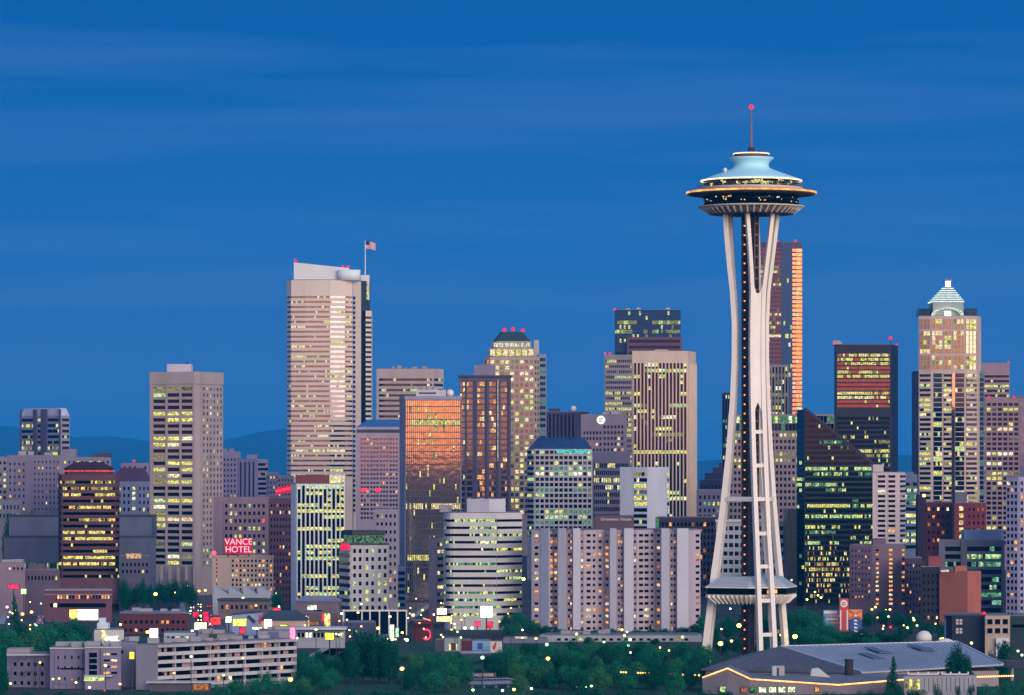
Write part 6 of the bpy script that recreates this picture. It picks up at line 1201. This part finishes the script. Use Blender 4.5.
def grove(label, group, items):
    for it in items: tree(*it[:3], wpx=it[3], kind=it[4] if len(it) > 4 else 'round', fol=it[5] if len(it) > 5 else rt_.choice((0, 0, 1)), label=label, group=group)
grove('leafy green tree in the clump below the glaring billboard', 'trees below the billboard', [(4, 622, 1245, 40), (22, 619, 1260, 36), (42, 620, 1250, 40), (62, 613, 1270, 44, 'round', 0), (80, 617, 1262, 36), (33, 628, 1225, 40, 'round', 2), (72, 626, 1215, 44, 'round', 0), (12, 630, 1215, 36), (52, 629, 1222, 40)])
grove('dark near tree at the bottom corner of the photo beside the grey blocks', 'near corner trees', [(-2, 642, 1095, 22, 'round', 1), (3, 660, 1090, 16, 'round', 1), (-4, 655, 1085, 24, 'round', 1)])
grove('dark street tree standing along the base of the tall beige tower', 'street trees under the beige tower', [(137, 582, 1790, 22, 'round', 1), (126, 585, 1780, 20, 'round', 1), (150, 584, 1770, 18, 'round', 1), (162, 579, 1800, 22, 'round', 1), (174, 577, 1810, 20, 'round', 1), (186, 580, 1790, 20, 'round', 1), (193, 584, 1770, 14, 'round', 1)])
grove('dark tree on the low hill behind the stepped grey hall', 'trees behind the grey hall', [(20, 505, 2060, 16, 'round', 1), (32, 502, 2050, 22, 'round', 1), (45, 504, 2060, 18, 'round', 1), (8, 511, 2040, 18, 'round', 1), (54, 508, 2040, 12, 'round', 1)])
tree(14.5, 594, 1560, 13, 'conifer', 1, 'small dark conifer in front of the pinkish wall by the photo edge'); tree(276, 586, 1640, 15, 'round', 1, 'dark round tree between the cream hotel and the striped tower')
grove('dark clipped tree on the terrace before the brown brick tower', 'terrace trees', [(82, 586, 1675, 14, 'round', 1), (94, 584, 1680, 14, 'round', 1), (70, 588, 1672, 10, 'round', 1)])
tree(363, 629, 1195, 24, 'poplar', 1, 'tall dense dark poplar, taller of the pair beside the pylon sign'); tree(379, 633, 1190, 22, 'poplar', 1, 'dark poplar close against the tallest one, between it and the pylon sign'); tree(391, 641, 1185, 16, 'poplar', 1, 'shorter dark poplar at the end of the poplar row'); tree(352, 640, 1185, 14, 'poplar', 1, 'narrow dark poplar at the gas-station end of the poplar row')
grove('mid-green round tree in the belt before the street signs', 'mid-green park trees', [(302, 652, 1205, 24), (318, 648, 1215, 26), (332, 654, 1195, 26), (345, 650, 1200, 22), (309, 668, 1150, 26, 'round', 1), (330, 670, 1150, 28), (417, 651, 1180, 20, 'round', 2), (428, 648, 1185, 24), (441, 652, 1175, 20), (410, 664, 1150, 20), (434, 668, 1140, 26), (452, 650, 1190, 18), (452, 666, 1150, 22), (466, 664, 1160, 20, 'round', 0), (477, 668, 1200, 22), (495, 662, 1220, 22, 'round', 0)])
grove('dark-green tree in front of the zig-zag apartment house and its white wall', 'trees before the apartment house', [(506, 612, 1520, 18, 'round', 1), (518, 609, 1530, 24), (532, 618, 1510, 24), (545, 624, 1500, 20, 'round', 1), (512, 622, 1500, 22), (560, 628, 1515, 18), (578, 628, 1515, 16, 'round', 1), (596, 629, 1515, 16), (612, 628, 1515, 14), (638, 629, 1515, 18), (651, 624, 1515, 14, 'conifer', 1), (665, 628, 1515, 16), (682, 626, 1515, 20), (696, 622, 1510, 20, 'round', 1), (704, 612, 1530, 20), (588, 636, 1440, 12), (655, 638, 1440, 12)])
grove('broad round-crowned park tree in the dark green belt left of the tower legs', 'broad park trees', [(512, 645, 1215, 32), (500, 655, 1190, 26, 'round', 1), (530, 652, 1200, 26), (551, 643, 1220, 40), (572, 646, 1210, 36, 'round', 0), (537, 665, 1170, 34), (560, 668, 1160, 38, 'round', 1), (588, 654, 1195, 30, 'round', 1), (606, 642, 1225, 38, 'round', 1), (623, 640, 1230, 36), (640, 652, 1200, 30, 'round', 1), (653, 648, 1210, 20, 'poplar', 0), (641, 640, 1225, 14, 'poplar', 1), (668, 646, 1215, 32), (684, 642, 1225, 34, 'round', 1), (699, 650, 1205, 28), (676, 662, 1175, 30), (608, 664, 1170, 34), (630, 668, 1160, 34), (655, 668, 1155, 30, 'round', 1), (585, 672, 1145, 34), (692, 666, 1162, 26), (704, 641, 1260, 22)])
grove('shadowy tree standing between and behind the observation tower legs', 'trees behind the tower legs', [(714, 622, 1420, 20, 'round', 1), (728, 614, 1440, 24, 'round', 1), (744, 612, 1445, 24, 'round', 1), (760, 610, 1450, 26, 'round', 1), (722, 636, 1360, 22, 'round', 1), (738, 638, 1355, 24, 'round', 1), (758, 634, 1360, 26, 'round', 1), (776, 622, 1400, 22, 'round', 1)])
grove('full leafy tree beside the fairground signs, right of the tower legs', 'trees by the fairground signs', [(802, 603, 1440, 36, 'round', 0), (789, 610, 1435, 26), (817, 611, 1432, 30), (830, 622, 1418, 26), (808, 624, 1400, 36), (845, 628, 1400, 30, 'round', 0), (863, 627, 1395, 30), (880, 629, 1390, 26, 'round', 1), (798, 630, 1380, 28), (897, 630, 1385, 24, 'round', 1), (825, 633, 1385, 30), (870, 634, 1380, 28, 'round', 0)])
grove('murky street tree below the twin-column flats and the near-black brick block', 'murky street trees', [(868, 610, 1560, 20, 'round', 1), (884, 607, 1570, 22, 'round', 1), (899, 611, 1560, 20, 'round', 1), (914, 612, 1550, 20, 'round', 1), (927, 622, 1500, 20, 'round', 1), (940, 620, 1480, 14, 'round', 1), (905, 622, 1480, 22, 'round', 1)])
tree(893, 655, 1120, 17, 'conifer', 1, 'spiky dark conifer in front of the pale blue roof'); tree(957, 643, 1128, 30, 'round', 1, 'dusky spreading tree before the end of the pale blue roof'); tree(1003, 640, 1215, 16, 'poplar', 1, 'slim grey-green tree in front of the cream house porch'); tree(990, 649, 1210, 12, 'round', 1, 'small dim tree beside the cream house porch'); tree(967, 651, 1124, 18, 'round', 1, 'smaller dusky tree crowding the spreading one')
grove('low bush growing along the front of the plank-walled hall', 'bushes at the plank-walled hall', [(938, 681, 1100, 10, 'bush', 1), (958, 684, 1100, 8, 'bush', 1), (971, 683, 1100, 10, 'bush', 1), (915, 688, 1100, 26, 'bush', 1), (890, 687, 1095, 30, 'bush', 1), (988, 682, 1105, 24, 'bush', 0), (1006, 679, 1110, 28, 'bush', 0), (1022, 677, 1115, 24, 'bush', 0), (862, 689, 1100, 28, 'bush', 1), (832, 690, 1095, 26, 'bush', 1), (725, 690, 1095, 26, 'bush', 1), (708, 688, 1098, 22, 'bush', 1)])
grove('dark foreground tree whose top just reaches into the photo along its lower edge', 'trees along the lower edge', [(10 + k * 24.5 + rt_.uniform(-7, 7), (692.5 if 17 < k < 22 else 687.5) + rt_.uniform(-1.5, 3.5), 1010 + rt_.uniform(-25, 25), 46, 'round', 1) for k in range(28)] + [(703 + k * 24 + rt_.uniform(-7, 7), 693.5 + rt_.uniform(-1, 2), 1005 + rt_.uniform(-20, 20), 44, 'round', 1) for k in range(14)])
grove('hedge-like bush bordering the balcony hotel forecourt', 'forecourt bushes', [(222, 683, 1118, 20, 'bush', 0), (238, 680, 1122, 24, 'bush', 0), (255, 676, 1128, 26, 'bush', 0), (273, 673, 1135, 26, 'bush', 0), (288, 676, 1138, 20, 'bush', 0), (236, 676, 1135, 20, 'bush', 1), (262, 668, 1148, 22, 'bush', 0), (298, 668, 1165, 20, 'bush', 1)])

grove('small dark tree along the foot of the grey hall beside the brown brick tower', 'trees below the grey hall', [(30, 557, 1800, 12, 'round', 1), (42, 559, 1800, 11, 'round', 1), (52, 556, 1800, 12, 'round', 1), (18, 559, 1800, 10, 'round', 1), (124, 575, 1760, 14, 'round', 1), (143, 577, 1760, 12, 'round', 1)])
rp = random.Random(77); its = []
for Yr, ya in ((1300, 640), (1262, 645), (1225, 649), (1190, 654), (1158, 660), (1125, 668)):
    px = 298 + rp.uniform(0, 20)
    while px < 702:
        if px > 505 or Yr < 1262: its.append((px, ya + rp.uniform(-3, 5) + (3 if px < 500 else 0), Yr + rp.uniform(-14, 14), rp.uniform(22, 34), 'round', rp.choice((0, 0, 1, 1, 2))))
        px += rp.uniform(19, 30)
for px in list(range(404, 490, 17)) + list(range(299, 346, 16)) + [508, 526]: its.append((px + rp.uniform(-4, 4), 655 + rp.uniform(-3, 3) + (4 if px > 455 else 0), 1308 + rp.uniform(-8, 8), rp.uniform(20, 27), 'round', rp.choice((0, 1, 2))))
its = [q for q in its if not (462 < q[0] < 518 and q[2] < 1205) and not (345 < q[0] < 400)]
grove('full green tree filling the park belt between the poplars and the tower', 'trees filling the park belt', its)
for k in range(70):
    px = rp.choice((rp.uniform(0, 40), rp.uniform(185, 260), rp.uniform(295, 345), rp.uniform(330, 530), rp.uniform(380, 470), rp.uniform(860, 945))); py = rp.uniform(598, 640)
    lamp(px, py, rp.choice('yyoopgw'), rp.uniform(.4, .7), rp.uniform(5, 8))
